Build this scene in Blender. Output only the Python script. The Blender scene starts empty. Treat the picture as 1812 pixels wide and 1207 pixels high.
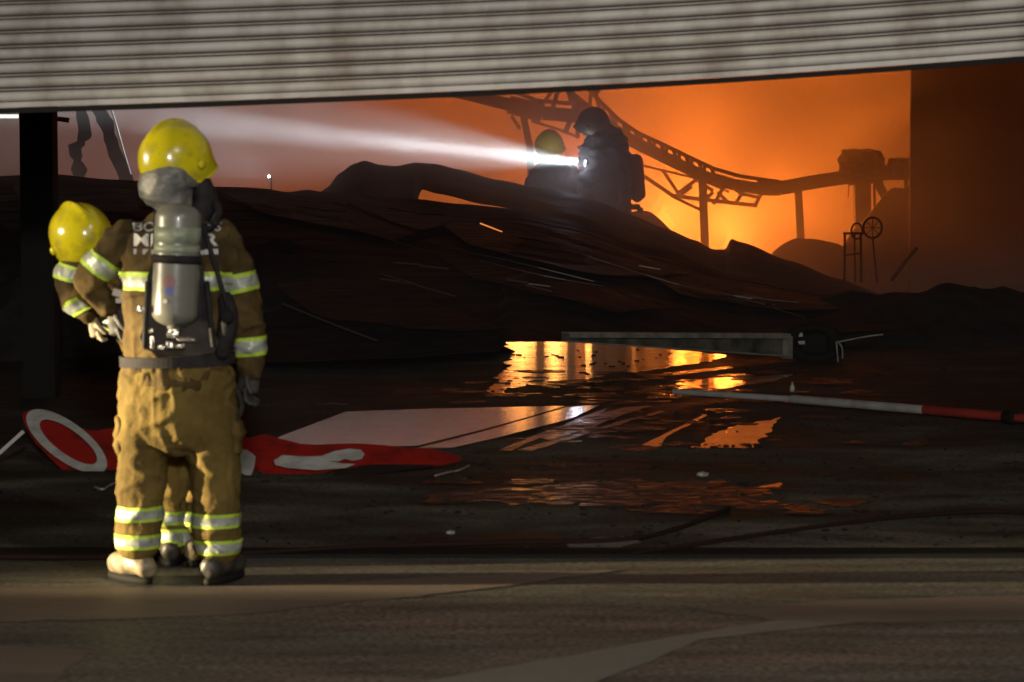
import bpy, bmesh, math, random
from mathutils import Vector, Matrix, noise
from mathutils.bvhtree import BVHTree
random.seed(7)
R = math.radians
S = bpy.context.scene
COL = S.collection

# ------------------------------------------------------------------ camera
FPX, CX, CY, HZ = 5033.0, 906.0, 603.5, 240.0      # focal length, centre and horizon on the 1812 px frame
CAM_H = 1.895
PITCH = math.atan((CY - HZ) / FPX)
cam_d = bpy.data.cameras.new('camera')
cam_d.sensor_width = 36.0; cam_d.lens = 36.0 * FPX / 1812.0
cam_d.clip_start = 0.1; cam_d.clip_end = 600
cam_d.dof.use_dof = True; cam_d.dof.focus_distance = 29.0; cam_d.dof.aperture_fstop = 5.6
cam = bpy.data.objects.new('camera', cam_d); COL.objects.link(cam)
cam.location = (0, 0, CAM_H); cam.rotation_euler = (R(90) - PITCH, 0, 0)
S.camera = cam

# ------------------------------------------------------------------ night sky, lamps, exposure
W = bpy.data.worlds.new('World'); S.world = W; W.use_nodes = True
wn = W.node_tree.nodes; wl = W.node_tree.links
sky = wn.new('ShaderNodeTexSky'); sky.sky_type = 'NISHITA'; sky.sun_disc = False
sky.sun_elevation = R(-2.0); sky.sun_rotation = R(200)
wl.new(sky.outputs[0], wn['Background'].inputs[0]); wn['Background'].inputs[1].default_value = 0.05

def lamp(name, kind, loc, energy, color, target=None, **kw):
    d = bpy.data.lights.new(name, kind); d.energy = energy; d.color = color
    for k, v in kw.items(): setattr(d, k, v)
    o = bpy.data.objects.new(name, d); COL.objects.link(o); o.location = loc
    if target is not None:
        o.rotation_euler = (Vector(target) - Vector(loc)).to_track_quat('-Z', 'Y').to_euler()
    return o
# the fire engine floodlight out of frame to the left, and the street lamp high behind the photographer
lamp('headlight', 'SPOT', (-10.5, 11.5, 0.75), 30000, (1.0, 0.80, 0.48), (-1.45, 12.05, 0.60), spot_size=R(10), spot_blend=0.6, shadow_soft_size=0.07)
lamp('floodlight', 'SPOT', (-9.5, 10.8, 2.1), 3600, (1.0, 0.84, 0.56), (-1.35, 12.2, 1.5), spot_size=R(15), spot_blend=0.6, shadow_soft_size=0.10)
lamp('street_lamp_light', 'SPOT', (0.6, -5.0, 3.9), 4900, (1.0, 0.95, 0.90), (0.3, 12.6, 1.5), spot_size=R(62), spot_blend=0.7, shadow_soft_size=0.25)

lamp('forecourt_fill', 'SPOT', (4.0, 1.5, 7.0), 1250, (1.0, 0.90, 0.78), (0.2, 10.2, 0), spot_size=R(62), spot_blend=0.9, shadow_soft_size=0.25)  # unseen fill lamp added to lift the forecourt brightness
S.view_settings.view_transform = 'Standard'; S.view_settings.look = 'None'
S.view_settings.gamma = 1; S.view_settings.use_curve_mapping = False
S.view_settings.exposure = 0.0
S.render.engine = 'CYCLES'
cy = S.cycles
cy.use_denoising = True
try: cy.denoiser = 'OPENIMAGEDENOISE'
except Exception: pass
cy.max_bounces = 6; cy.diffuse_bounces = 2; cy.glossy_bounces = 3; cy.volume_bounces = 2
cy.transparent_max_bounces = 6; cy.sample_clamp_indirect = 6.0; cy.caustics_reflective = False; cy.caustics_refractive = False

# ------------------------------------------------------------------ helpers
cp, sp = math.cos(PITCH), math.sin(PITCH)
def ray(px, py):
    a, b = (px - CX) / FPX, -(py - CY) / FPX
    return Vector((a, cp + b * sp, -sp + b * cp))
def P(px, py, Y):                       # world point seen at (px, py) at a distance Y into the scene
    r = ray(px, py); k = Y / r.y
    return Vector((r.x * k, Y, CAM_H + r.z * k))
def G(px, py, z=0.0):                   # world point on the level z
    r = ray(px, py); k = (z - CAM_H) / r.z
    return Vector((r.x * k, r.y * k, z))
def M(px, Y): return px * Y / FPX       # pixels to metres at distance Y

def mat(name, base=(.5, .5, .5), rough=.5, metal=0.0, spec=.5, coat=0.0, noise_scale=0, base2=None, rough2=None,
        bump=0.0, bump_scale=40, stretch=(1, 1, 1), lo=.35, hi=.65, emit=None, estr=0, coords='Object', detail=6):
    m = bpy.data.materials.new(name); m.use_nodes = True
    nt = m.node_tree; b = nt.nodes['Principled BSDF']
    b.inputs['Base Color'].default_value = (*base, 1); b.inputs['Roughness'].default_value = rough
    b.inputs['Metallic'].default_value = metal; b.inputs['Specular IOR Level'].default_value = spec
    b.inputs['Coat Weight'].default_value = coat
    if emit: b.inputs['Emission Color'].default_value = (*emit, 1); b.inputs['Emission Strength'].default_value = estr
    tc = nt.nodes.new('ShaderNodeTexCoord'); mp = nt.nodes.new('ShaderNodeMapping')
    mp.inputs['Scale'].default_value = stretch
    nt.links.new(tc.outputs[coords], mp.inputs[0])
    if noise_scale:
        n = nt.nodes.new('ShaderNodeTexNoise'); n.inputs['Scale'].default_value = noise_scale; n.inputs['Detail'].default_value = detail
        n.inputs['Roughness'].default_value = .6
        nt.links.new(mp.outputs[0], n.inputs[0])
        mr = nt.nodes.new('ShaderNodeMapRange'); mr.inputs[1].default_value = lo; mr.inputs[2].default_value = hi
        nt.links.new(n.outputs[0], mr.inputs[0])
        if base2:
            mx = nt.nodes.new('ShaderNodeMix'); mx.data_type = 'RGBA'
            mx.inputs[6].default_value = (*base, 1); mx.inputs[7].default_value = (*base2, 1)
            nt.links.new(mr.outputs[0], mx.inputs[0]); nt.links.new(mx.outputs[2], b.inputs['Base Color'])
        if rough2 is not None:
            mq = nt.nodes.new('ShaderNodeMapRange'); mq.inputs[3].default_value = rough; mq.inputs[4].default_value = rough2
            nt.links.new(mr.outputs[0], mq.inputs[0]); nt.links.new(mq.outputs[0], b.inputs['Roughness'])
    if bump:
        n2 = nt.nodes.new('ShaderNodeTexNoise'); n2.inputs['Scale'].default_value = bump_scale; n2.inputs['Detail'].default_value = 5
        nt.links.new(mp.outputs[0], n2.inputs[0])
        bp = nt.nodes.new('ShaderNodeBump'); bp.inputs['Strength'].default_value = bump; bp.inputs['Distance'].default_value = 0.02
        nt.links.new(n2.outputs[0], bp.inputs['Height']); nt.links.new(bp.outputs[0], b.inputs['Normal'])
    return m

MAT = {}
MAT['shutter'] = mat('shutter_paint', (.43, .41, .385), .5, .0, .4, noise_scale=2.2, base2=(.21, .175, .145), stretch=(1.6, 1, 1.1), lo=.42, hi=.72, bump=.08, bump_scale=60)
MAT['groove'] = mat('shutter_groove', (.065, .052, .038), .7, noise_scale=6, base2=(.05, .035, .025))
MAT['rubber'] = mat('black_rubber', (.010, .009, .008), .8, 0, .15)
MAT['wall'] = mat('sooty_wall', (.11, .095, .08), .9, noise_scale=1.5, base2=(.05, .04, .035), bump=.3, bump_scale=12)
MAT['facade'] = mat('facade_render', (.30, .28, .25), .85, noise_scale=2, base2=(.2, .18, .16), bump=.2)
MAT['char'] = mat('charred_steel', (.018, .013, .011), .7, .1, .15, noise_scale=5, base2=(.034, .022, .016), rough2=.8, bump=.3, bump_scale=30)
MAT['sheet'] = mat('burnt_roof_sheet', (.020, .016, .015), .62, 0, .15, noise_scale=2.2, base2=(.011, .009, .009), rough2=.9, bump=.3, bump_scale=14, stretch=(.5, 2, 2))
MAT['steel'] = mat('galvanised_steel', (.45, .44, .36), .5, .3, noise_scale=6, base2=(.2, .2, .16), rough2=.6, bump=.1)
MAT['web'] = mat('dirty_steel_web', (.20, .19, .145), .6, .3, .3, noise_scale=6, base2=(.05, .045, .035))
MAT['panelstrip'] = mat('dull_steel_strip', (.16, .13, .11), .5, .5)
MAT['fire_slit'] = mat('fire_slit_glow', (.02, .01, .01), .9, emit=(1, .27, .06), estr=.9)
MAT['red'] = mat('red_sign_panel', (.38, .016, .009), .5, 0, .5, noise_scale=7, base2=(.10, .008, .006), rough2=.6, lo=.45, hi=.75, bump=.15, bump_scale=12)
MAT['white'] = mat('white_sign_letter', (.62, .63, .58), .45, noise_scale=9, base2=(.40, .40, .36), rough2=.6)
MAT['pole_white'] = mat('white_pole_paint', (.42, .40, .37), .5, noise_scale=9, base2=(.25, .23, .2), lo=.45, hi=.8)
MAT['pole_red'] = mat('red_pole_paint', (.34, .03, .015), .6, noise_scale=9, base2=(.25, .02, .012))
MAT['brushed'] = mat('fallen_metal_sheet', (.74, .74, .72), .06, .9, noise_scale=3.0, base2=(.42, .40, .39), rough2=.16, lo=.4, hi=.7, stretch=(.6, 9, 1), bump=.05, bump_scale=8)
MAT['water'] = mat('standing_water', (.006, .005, .004), .03, 0, .6, noise_scale=1.4, rough2=.14, bump=.22, bump_scale=4, stretch=(1, 2.4, 1))
MAT['streak'] = mat('thin_water', (.01, .008, .006), .12, 0, .5, noise_scale=9, rough2=.5, bump=.15, bump_scale=9, stretch=(1, 3, 1))
MAT['film'] = mat('wet_film', (.02, .016, .012), .18, 0, .5, noise_scale=7, rough2=.8, lo=.42, hi=.56, base2=(.05, .03, .02), bump=.5, bump_scale=20, stretch=(.8, 3, 1))
MAT['cloth'] = mat('turnout_fabric', (.145, .100, .028), .9, 0, .1, noise_scale=3.5, base2=(.048, .032, .011), lo=.36, hi=.70, bump=.2, bump_scale=50)
MAT['dark_cloth'] = mat('dark_fabric', (.035, .033, .035), .9, 0, .1, bump=.2)  # even dark cloth for the two distant firefighters
MAT['unlit_helmet'] = mat('unlit_helmet', (.06, .05, .02), .5, noise_scale=9, base2=(.03, .025, .015))  # yellow helmet, its lack of light put into the dark colour
MAT['jacket'] = mat('soiled_jacket_fabric', (.098, .064, .022), .9, 0, .1, noise_scale=4, base2=(.035, .024, .010), lo=.38, hi=.66, bump=.2, bump_scale=50)
MAT['lime'] = mat('lime_trim', (.34, .48, .04), .6)
MAT['silver'] = mat('silver_tape', (.36, .38, .34), .42, .2, noise_scale=30, base2=(.24, .26, .22))
MAT['helmet'] = mat('yellow_helmet', (.52, .44, .010), .18, 0, .5, .4, noise_scale=14, base2=(.30, .25, .012), rough2=.42, lo=.48, hi=.72, bump=.08, bump_scale=9)
MAT['hood'] = mat('grey_neck_curtain', (.22, .21, .19), .55, .3, noise_scale=9, base2=(.09, .09, .085), bump=.5, bump_scale=16)
MAT['black'] = mat('black_webbing', (.012, .011, .012), .8, 0, .15, noise_scale=20, base2=(.024, .021, .021))
MAT['cyl'] = mat('cylinder_wrap', (.15, .145, .12), .36, 0, .5, .2, noise_scale=6, base2=(.13, .13, .11), bump=.04)
MAT['label'] = mat('cylinder_label', (.26, .29, .2), .5, noise_scale=14, base2=(.13, .15, .11))
MAT['badge_red'] = mat('badge_red', (.16, .08, .08), .5); MAT['badge_blue'] = mat('badge_blue', (.06, .08, .25), .5)
MAT['brass'] = mat('valve_metal', (.55, .50, .40), .25, .9)
MAT['skin'] = mat('skin', (.45, .26, .18), .6)
MAT['boot'] = mat('lit_boot_leather', (.28, .22, .13), .5, noise_scale=12, base2=(.10, .08, .05), bump=.2)  # boot on the lit side, lamplight put into the paler colour
MAT['boot_shaded'] = mat('shaded_boot_leather', (.05, .042, .03), .5, noise_scale=12, base2=(.02, .018, .015), bump=.2)  # same leather, shade put into the darker colour
MAT['glove'] = mat('dark_glove', (.025, .022, .02), .7, bump=.3)
MAT['glove_pale'] = mat('pale_glove', (.22, .18, .12), .7, bump=.3)
MAT['text'] = mat('grey_reflective_lettering', (.36, .35, .34), .5)
MAT['rubble'] = mat('charred_rubble', (.03, .025, .022), .9, 0, .1, noise_scale=6, base2=(.012, .010, .009), bump=.4)
MAT['pile'] = mat('debris_mound', (.12, .07, .04), .9, noise_scale=3, base2=(.05, .03, .02), bump=.6, bump_scale=10)
MAT['hose'] = mat('dark_red_hose', (.018, .008, .006), .9, 0, .15, bump=.2)
MAT['pale_band'] = mat('pale_ground', (.19, .18, .145), .5, 0, .4, noise_scale=1.6, base2=(.16, .155, .125), rough2=.7, bump=.2, stretch=(1, .5, 1))
MAT['tan'] = mat('brown_sheen_ground', (.18, .130, .095), .7, 0, .45, noise_scale=1.3, base2=(.10, .075, .055), rough2=.65, bump=.2, stretch=(.6, 3, 1), lo=.3, hi=.7)  # brown tone carries the ground's lit sheen as colour
MAT['torch_glass'] = mat('torch_glass', (1, 1, 1), .3, emit=(.85, .9, 1), estr=40)
MAT['tube'] = mat('lit_tube', (1, 1, 1), .3, emit=(.9, .95, .75), estr=2.2)
MAT['cable'] = mat('pale_cable', (.65, .65, .6), .5)
MAT['flame_hot'] = mat('flame_hot', (0, 0, 0), 1, emit=(1.0, .36, .075), estr=9)
MAT['flame'] = mat('flame_orange', (0, 0, 0), 1, emit=(1.0, .27, .03), estr=1.6)

def ground_mat(name, a, b, c, r0, r1, sc=(.35, 1.6, 1), spec=.5, bumpv=.35, wet=.5):
    m = bpy.data.materials.new(name); m.use_nodes = True; nt = m.node_tree; N = nt.nodes; L = nt.links
    bs = N['Principled BSDF']; bs.inputs['Specular IOR Level'].default_value = spec
    tc = N.new('ShaderNodeTexCoord'); mp = N.new('ShaderNodeMapping'); mp.inputs['Scale'].default_value = sc
    mp.inputs['Rotation'].default_value = (0, 0, R(28)); L.new(tc.outputs['Object'], mp.inputs[0])
    n1 = N.new('ShaderNodeTexNoise'); n1.inputs['Scale'].default_value = 1.0; n1.inputs['Detail'].default_value = 7; n1.inputs['Distortion'].default_value = .6
    n2 = N.new('ShaderNodeTexNoise'); n2.inputs['Scale'].default_value = 5.5; n2.inputs['Detail'].default_value = 8
    n3 = N.new('ShaderNodeTexNoise'); n3.inputs['Scale'].default_value = 45; n3.inputs['Detail'].default_value = 4
    for n in (n1, n2, n3): L.new(mp.outputs[0], n.inputs[0])
    cr = N.new('ShaderNodeValToRGB'); e = cr.color_ramp.elements
    e[0].position = .36; e[0].color = (*a, 1); e[1].position = .66; e[1].color = (*c, 1)
    k = cr.color_ramp.elements.new(.5); k.color = (*b, 1)
    L.new(n1.outputs[0], cr.inputs[0])
    mx = N.new('ShaderNodeMix'); mx.data_type = 'RGBA'; mx.blend_type = 'MULTIPLY'; mx.inputs[0].default_value = .7
    mr = N.new('ShaderNodeMapRange'); mr.inputs[1].default_value = .3; mr.inputs[2].default_value = .65; mr.inputs[3].default_value = .5; mr.inputs[4].default_value = 1.25
    L.new(n2.outputs[0], mr.inputs[0]); L.new(cr.outputs[0], mx.inputs[6]); L.new(mr.outputs[0], mx.inputs[7])
    n4 = N.new('ShaderNodeTexNoise'); n4.inputs['Scale'].default_value = 38; n4.inputs['Detail'].default_value = 3; L.new(tc.outputs['Object'], n4.inputs[0])
    m4 = N.new('ShaderNodeMapRange'); m4.inputs[1].default_value = .35; m4.inputs[2].default_value = .65; m4.inputs[3].default_value = .55; m4.inputs[4].default_value = 1.35; L.new(n4.outputs[0], m4.inputs[0])
    x4 = N.new('ShaderNodeMix'); x4.data_type = 'RGBA'; x4.blend_type = 'MULTIPLY'; x4.inputs[0].default_value = 1; L.new(mx.outputs[2], x4.inputs[6]); L.new(m4.outputs[0], x4.inputs[7])
    L.new(x4.outputs[2], bs.inputs['Base Color'])
    rr = N.new('ShaderNodeMapRange'); rr.inputs[1].default_value = wet - .1; rr.inputs[2].default_value = wet + .08; rr.inputs[3].default_value = r0; rr.inputs[4].default_value = r1
    ad = N.new('ShaderNodeMath'); ad.operation = 'MULTIPLY_ADD'; ad.inputs[1].default_value = .4
    L.new(n2.outputs[0], ad.inputs[0])
    sub = N.new('ShaderNodeMath'); sub.operation = 'MULTIPLY'; sub.inputs[1].default_value = .6; L.new(n1.outputs[0], sub.inputs[0]); L.new(sub.outputs[0], ad.inputs[2])
    L.new(ad.outputs[0], rr.inputs[0]); L.new(rr.outputs[0], bs.inputs['Roughness'])
    bp = N.new('ShaderNodeBump'); bp.inputs['Strength'].default_value = bumpv; bp.inputs['Distance'].default_value = .01
    L.new(n3.outputs[0], bp.inputs['Height']); L.new(bp.outputs[0], bs.inputs['Normal'])
    return m
MAT['ground'] = ground_mat('forecourt_asphalt', (.085, .082, .066), (.115, .104, .082), (.17, .125, .092), .5, .75, sc=(.30, 1.3, 1), spec=.2)
MAT['floor'] = ground_mat('wet_warehouse_floor', (.022, .022, .017), (.065, .062, .048), (.16, .14, .105), .5, .9, sc=(.55, .95, 1), bumpv=.7, spec=.12)

def link(o, parent=None, root=None):
    COL.objects.link(o)
    if parent is not None: o.parent = parent
    return o
def tag(o, label=None, cat=None, group=None, kind=None):
    if label: o['label'] = label
    if cat: o['category'] = cat
    if group: o['group'] = group
    if kind: o['kind'] = kind
    return o
def empty(name, loc, label, cat, group=None):
    o = bpy.data.objects.new(name, None); o.empty_display_size = .2; link(o); o.location = loc
    return tag(o, label, cat, group)
def wloc(parent):                       # world position of a parent (no rotations are used on parents)
    v = Vector((0, 0, 0)); q = parent
    while q is not None: v += q.location; q = q.parent
    return v
def mk(name, me, material, parent=None, smooth=True, center=False):
    """link mesh (given in world coordinates) as an object, its origin at the parent's"""
    if hasattr(me, 'faces'):
        b = me; me = bpy.data.meshes.new(name); b.normal_update(); b.to_mesh(me); b.free()
    off = wloc(parent) if parent is not None else Vector((0, 0, 0))
    if parent is None and len(me.vertices):
        xs = [v.co for v in me.vertices]
        off = Vector((sum(c.x for c in xs) / len(xs), sum(c.y for c in xs) / len(xs), min(c.z for c in xs)))
    me.transform(Matrix.Translation(-off))
    for p in me.polygons: p.use_smooth = smooth
    for m_ in (material if isinstance(material, (list, tuple)) else [material]): me.materials.append(m_)
    o = bpy.data.objects.new(name, me); link(o, parent)
    if parent is None: o.location = off
    return o

def bar(bm, a, b, w, d=None, up=None):  # box bar from a to b
    a, b = Vector(a), Vector(b); d = d or w; t = (b - a).normalized()
    u = Vector(up) if up else (Vector((0, 1, 0)) if abs(t.y) < .9 else Vector((0, 0, 1)))
    n = t.cross(u).normalized(); u = n.cross(t).normalized()
    vs = []
    for q in (a, b):
        for s1, s2 in ((-1, -1), (1, -1), (1, 1), (-1, 1)): vs.append(bm.verts.new(q + n * (w / 2 * s1) + u * (d / 2 * s2)))
    for f in ((0, 3, 2, 1), (4, 5, 6, 7), (0, 1, 5, 4), (1, 2, 6, 5), (2, 3, 7, 6), (3, 0, 4, 7)): bm.faces.new([vs[i] for i in f])
def box(bm, lo, hi):
    x0, y0, z0 = lo; x1, y1, z1 = hi
    v = [bm.verts.new(c) for c in ((x0, y0, z0), (x1, y0, z0), (x1, y1, z0), (x0, y1, z0), (x0, y0, z1), (x1, y0, z1), (x1, y1, z1), (x0, y1, z1))]
    for f in ((0, 3, 2, 1), (4, 5, 6, 7), (0, 1, 5, 4), (1, 2, 6, 5), (2, 3, 7, 6), (3, 0, 4, 7)): bm.faces.new([v[i] for i in f])
def catmull(pts, n=4):
    if len(pts) < 3: 
        return [tuple(a + (b - a) * k / n for a, b in zip(pts[0], pts[1])) for k in range(n + 1)]
    out = []
    for i in range(len(pts) - 1):
        p0 = pts[max(i - 1, 0)]; p1 = pts[i]; p2 = pts[i + 1]; p3 = pts[min(i + 2, len(pts) - 1)]
        for k in range(n):
            t = k / n
            out.append(tuple(.5 * ((2 * b) + (-a + c) * t + (2 * a - 5 * b + 4 * c - d) * t * t + (-a + 3 * b - 3 * c + d) * t ** 3) for a, b, c, d in zip(p0, p1, p2, p3)))
    out.append(tuple(pts[-1])); return out
def tube(bm, pts, seg=16, sub=4):       # pts: (x, y, z, r_side, r_depth); capped, rounded ends
    q = catmull(pts, sub) if sub > 1 else pts
    c = [Vector(p[:3]) for p in q]; rings = []
    t0 = (c[1] - c[0]).normalized(); t1 = (c[-1] - c[-2]).normalized()
    q = list(q); ext = []
    a, b = q[0], q[-1]
    ra, rb = min(a[3], a[4]), min(b[3], b[4])
    sect = [(c[0] - t0 * ra * .55, a[3] * .55, a[4] * .55), (c[0] - t0 * ra * .3, a[3] * .85, a[4] * .85)]
    sect += [(c[i], q[i][3], q[i][4]) for i in range(len(q))]
    sect += [(c[-1] + t1 * rb * .3, b[3] * .85, b[4] * .85), (c[-1] + t1 * rb * .55, b[3] * .55, b[4] * .55)]
    for i, (p, r1, r2) in enumerate(sect):
        pp = sect[max(i - 1, 0)][0]; pn = sect[min(i + 1, len(sect) - 1)][0]; t = (pn - pp).normalized()
        u = Vector((0, 1, 0)) if abs(t.y) < .85 else Vector((0, 0, 1))
        n = t.cross(u).normalized(); u = n.cross(t).normalized()
        rings.append([bm.verts.new(p + n * (math.cos(2 * math.pi * k / seg) * r1) + u * (math.sin(2 * math.pi * k / seg) * r2)) for k in range(seg)])
    for a_, b_ in zip(rings, rings[1:]):
        for k in range(seg): bm.faces.new((a_[k], a_[(k + 1) % seg], b_[(k + 1) % seg], b_[k]))
    bm.faces.new(rings[0][::-1]); bm.faces.new(rings[-1])
def pipe(bm, pts, r, seg=8, sub=3):
    tube(bm, [(*p, r, r) for p in pts], seg, sub)
def lathe(bm, base, axis, prof, seg=24):  # prof: (height, radius)
    axis = Vector(axis).normalized(); base = Vector(base)
    u = axis.cross(Vector((0, 1, 0)) if abs(axis.y) < .9 else Vector((1, 0, 0))).normalized(); v = axis.cross(u)
    rings = [[bm.verts.new(base + axis * h + (u * math.cos(2 * math.pi * k / seg) + v * math.sin(2 * math.pi * k / seg)) * max(r, 1e-4)) for k in range(seg)] for h, r in prof]
    for a_, b_ in zip(rings, rings[1:]):
        for k in range(seg): bm.faces.new((a_[k], a_[(k + 1) % seg], b_[(k + 1) % seg], b_[k]))
    bm.faces.new(rings[0][::-1]); bm.faces.new(rings[-1])
def slab(bm, pts, th, nrm=None):        # polygon given by 3D points, extruded by th along nrm
    a = [bm.verts.new(p) for p in pts]
    if nrm is None:
        f = bm.faces.new(a); f.normal_update(); nrm = f.normal.copy(); bm.faces.remove(f)
    n = Vector(nrm).normalized() * th
    b = [bm.verts.new(Vector(p) + n) for p in pts]
    bm.faces.new(a[::-1]); bm.faces.new(b)
    for i in range(len(a)): bm.faces.new((a[i], a[(i + 1) % len(a)], b[(i + 1) % len(a)], b[i]))
def remesh(bm, voxel, smooth=3, disp=None):
    me = bpy.data.meshes.new('tmp'); bm.normal_update(); bm.to_mesh(me); bm.free()
    o = bpy.data.objects.new('tmp', me); COL.objects.link(o)
    m1 = o.modifiers.new('r', 'REMESH'); m1.mode = 'VOXEL'; m1.voxel_size = voxel
    m2 = o.modifiers.new('s', 'SMOOTH'); m2.factor = .5; m2.iterations = smooth
    dg = bpy.context.evaluated_depsgraph_get(); out = bpy.data.meshes.new_from_object(o.evaluated_get(dg))
    bpy.data.objects.remove(o); bpy.data.meshes.remove(me)
    if disp:
        ns = [v.normal.copy() for v in out.vertices]
        for v, n in zip(out.vertices, ns): v.co += n * disp(v.co)
    return out
def tri(bm): bmesh.ops.triangulate(bm, faces=bm.faces[:])

# ------------------------------------------------------------------ the setting
bm = bmesh.new()
vs = [bm.verts.new(c) for c in ((-150, -60, -.006), (150, -60, -.006), (150, 240, -.006), (-150, 240, -.006))]; bm.faces.new(vs)
tag(mk('ground', bm, MAT['ground']), kind='structure')
bm = bmesh.new()
vs = [bm.verts.new(c) for c in ((-13.8, 12.95, 0), (13.8, 12.95, 0), (13.8, 51.8, 0), (-13.8, 51.8, 0))]; bm.faces.new(vs)
tag(mk('floor', bm, MAT['floor']), kind='structure')
def flat(name, pix, material, z=.004, jag=.0, n=12, label=None, cat=None, kind='structure'):
    """a thin sheet on the ground; its outline follows ground points, broken up by noise"""
    g = [G(x, y, z) for x, y in pix]; out = []
    for i, a in enumerate(g):
        b = g[(i + 1) % len(g)]
        for k in range(n):
            p = a.lerp(b, k / n)
            if jag:
                s = jag * (.4 + .6 * abs(noise.noise(p * .7)))
                p = p + Vector((noise.noise(p * 2.3 + Vector((3, 1, 0))) * s * 1.6 + noise.noise(p * 9) * s * 1.2, noise.noise(p * 2.9) * s * 2.2 + noise.noise(p * 11 + Vector((0, 4, 0))) * s * 2.4, 0))
            out.append(p)
    bm = bmesh.new(); bm.faces.new([bm.verts.new(p) for p in out]); bm.normal_update(); bm.faces.ensure_lookup_table()
    if bm.faces[0].normal.z < 0: bmesh.ops.reverse_faces(bm, faces=bm.faces[:])
    tri(bm)
    return tag(mk(name, bm, material, smooth=False), label, cat, kind=kind)
# forecourt: brown wet sheen put into patch colours, and a paler diagonal band
flat('ground_patch', [(-60, 1040), (300, 1040), (620, 1030), (1000, 1010), (1100, 1008), (860, 1042), (640, 1064), (380, 1090), (-60, 1102)], MAT['tan'], -.003, .025)
flat('ground_patch', [(-60, 1140), (160, 1150), (60, 1240), (-60, 1240)], MAT['tan'], -.003, .025)
flat('ground_patch', [(640, 1225), (1010, 1225), (1240, 1132), (1500, 1103), (1380, 1097), (1150, 1134)], MAT['pale_band'], -.002, .012)
flat('ground_patch', [(1210, 1075), (1500, 1062), (1870, 1052), (1870, 1098), (1420, 1102)], MAT['tan'], -.003, .025)
# sill and guide channel under the shutter
def sbox(name, lo, hi, m, label=None, cat=None, kind=None):
    bm = bmesh.new(); box(bm, lo, hi); return tag(mk(name, bm, m, smooth=False), label, cat, kind=kind)
sbox('threshold', (-7.4, 12.72, -.02), (7.4, 12.94, .012), MAT['rubber'], kind='structure')

# warehouse shell
BX = 13.8
for nm, lo, hi, lab in (('warehouse_wall', (-BX - .3, 13.3, 0), (-BX, 52, 7.2), 'sooty left side wall of the burning warehouse'),
                        ('warehouse_wall', (BX, 13.3, 0), (BX + .3, 52, 7.2), 'sooty right side wall of the burning warehouse'),
                        ('warehouse_wall', (-BX, 51.8, 0), (BX, 52.1, 7.2), 'far back wall of the burning warehouse, lost in orange smoke')):
    sbox(nm, lo, hi, MAT['wall'], lab, 'wall')
sbox('ceiling', (-BX - .3, 13.3, 7.2), (BX + .3, 52.1, 7.4), MAT['wall'], kind='structure')
sbox('facade_wall', (-BX - .3, 13.0, 0), (-3.9, 13.3, 7.4), MAT['facade'], 'rendered front wall left of the roller shutter opening', 'wall')
sbox('facade_wall', (3.9, 13.0, 0), (BX + .3, 13.3, 7.4), MAT['facade'], 'rendered front wall right of the roller shutter opening', 'wall')
sbox('facade_wall', (-3.9, 13.0, 4.1), (3.9, 13.3, 7.4), MAT['facade'], 'rendered front wall above the roller shutter', 'wall')

# roller shutter: sagging, every slat a part
YS = 12.8
root = empty('roller_shutter', (0, YS, 2.0), 'weathered grey metal roller shutter, half raised and hanging askew across the top of the opening', 'shutter')
EDGE = [(-80, 198), (0, 195), (300, 185.5), (600, 174), (900, 161.5), (1200, 146), (1500, 126), (1812, 103), (1900, 96)]
def edge_y(x):
    for (a, b), (c, d) in zip(EDGE, EDGE[1:]):
        if x <= c or (c, d) == EDGE[-1]: return b + (d - b) * (x - a) / (c - a)
xs = [-3.75 + 7.5 * i / 60 for i in range(61)]
def edge_z(x):
    px = CX + x / YS * FPX
    s = 0
    for k in (-120, -60, 0, 60, 120): s += edge_y(px + k)
    return P(px, s / 5, YS).z
PITCHM = 25.3 * YS / FPX
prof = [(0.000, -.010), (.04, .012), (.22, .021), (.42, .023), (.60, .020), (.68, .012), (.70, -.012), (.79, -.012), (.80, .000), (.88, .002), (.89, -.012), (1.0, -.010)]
for k in range(30):
    bm = bmesh.new(); rows = []
    wob = random.uniform(-.0008, .0008)
    for x in xs:
        z0 = edge_z(x) + PITCHM * .55 + k * PITCHM + .0006 * math.sin(x * 2.1 + k)
        rows.append([bm.verts.new((x, YS - d - .003 * math.sin(x * .9) + wob + .005 * noise.noise(Vector((x * 1.3, k * .35, 2))), z0 + h * PITCHM)) for h, d in prof])
    for a, b in zip(rows, rows[1:]):
        for j in range(len(prof) - 1):
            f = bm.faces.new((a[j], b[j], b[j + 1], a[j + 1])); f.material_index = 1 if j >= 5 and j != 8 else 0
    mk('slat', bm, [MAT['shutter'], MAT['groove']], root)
bm = bmesh.new(); rows = []
for x in xs: rows.append([bm.verts.new((x, YS + .015, edge_z(x) + .01)), bm.verts.new((x, YS + .015, 4.12)), bm.verts.new((x, YS + .02, 4.12)), bm.verts.new((x, YS + .02, edge_z(x) + .01))])
for a, b in zip(rows, rows[1:]):
    for j in range(4): bm.faces.new((a[j], b[j], b[(j + 1) % 4], a[(j + 1) % 4]))
mk('light_block', bm, MAT['groove'], root, smooth=False)  # unseen sheet added to stop firelight leaking between slats
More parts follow.
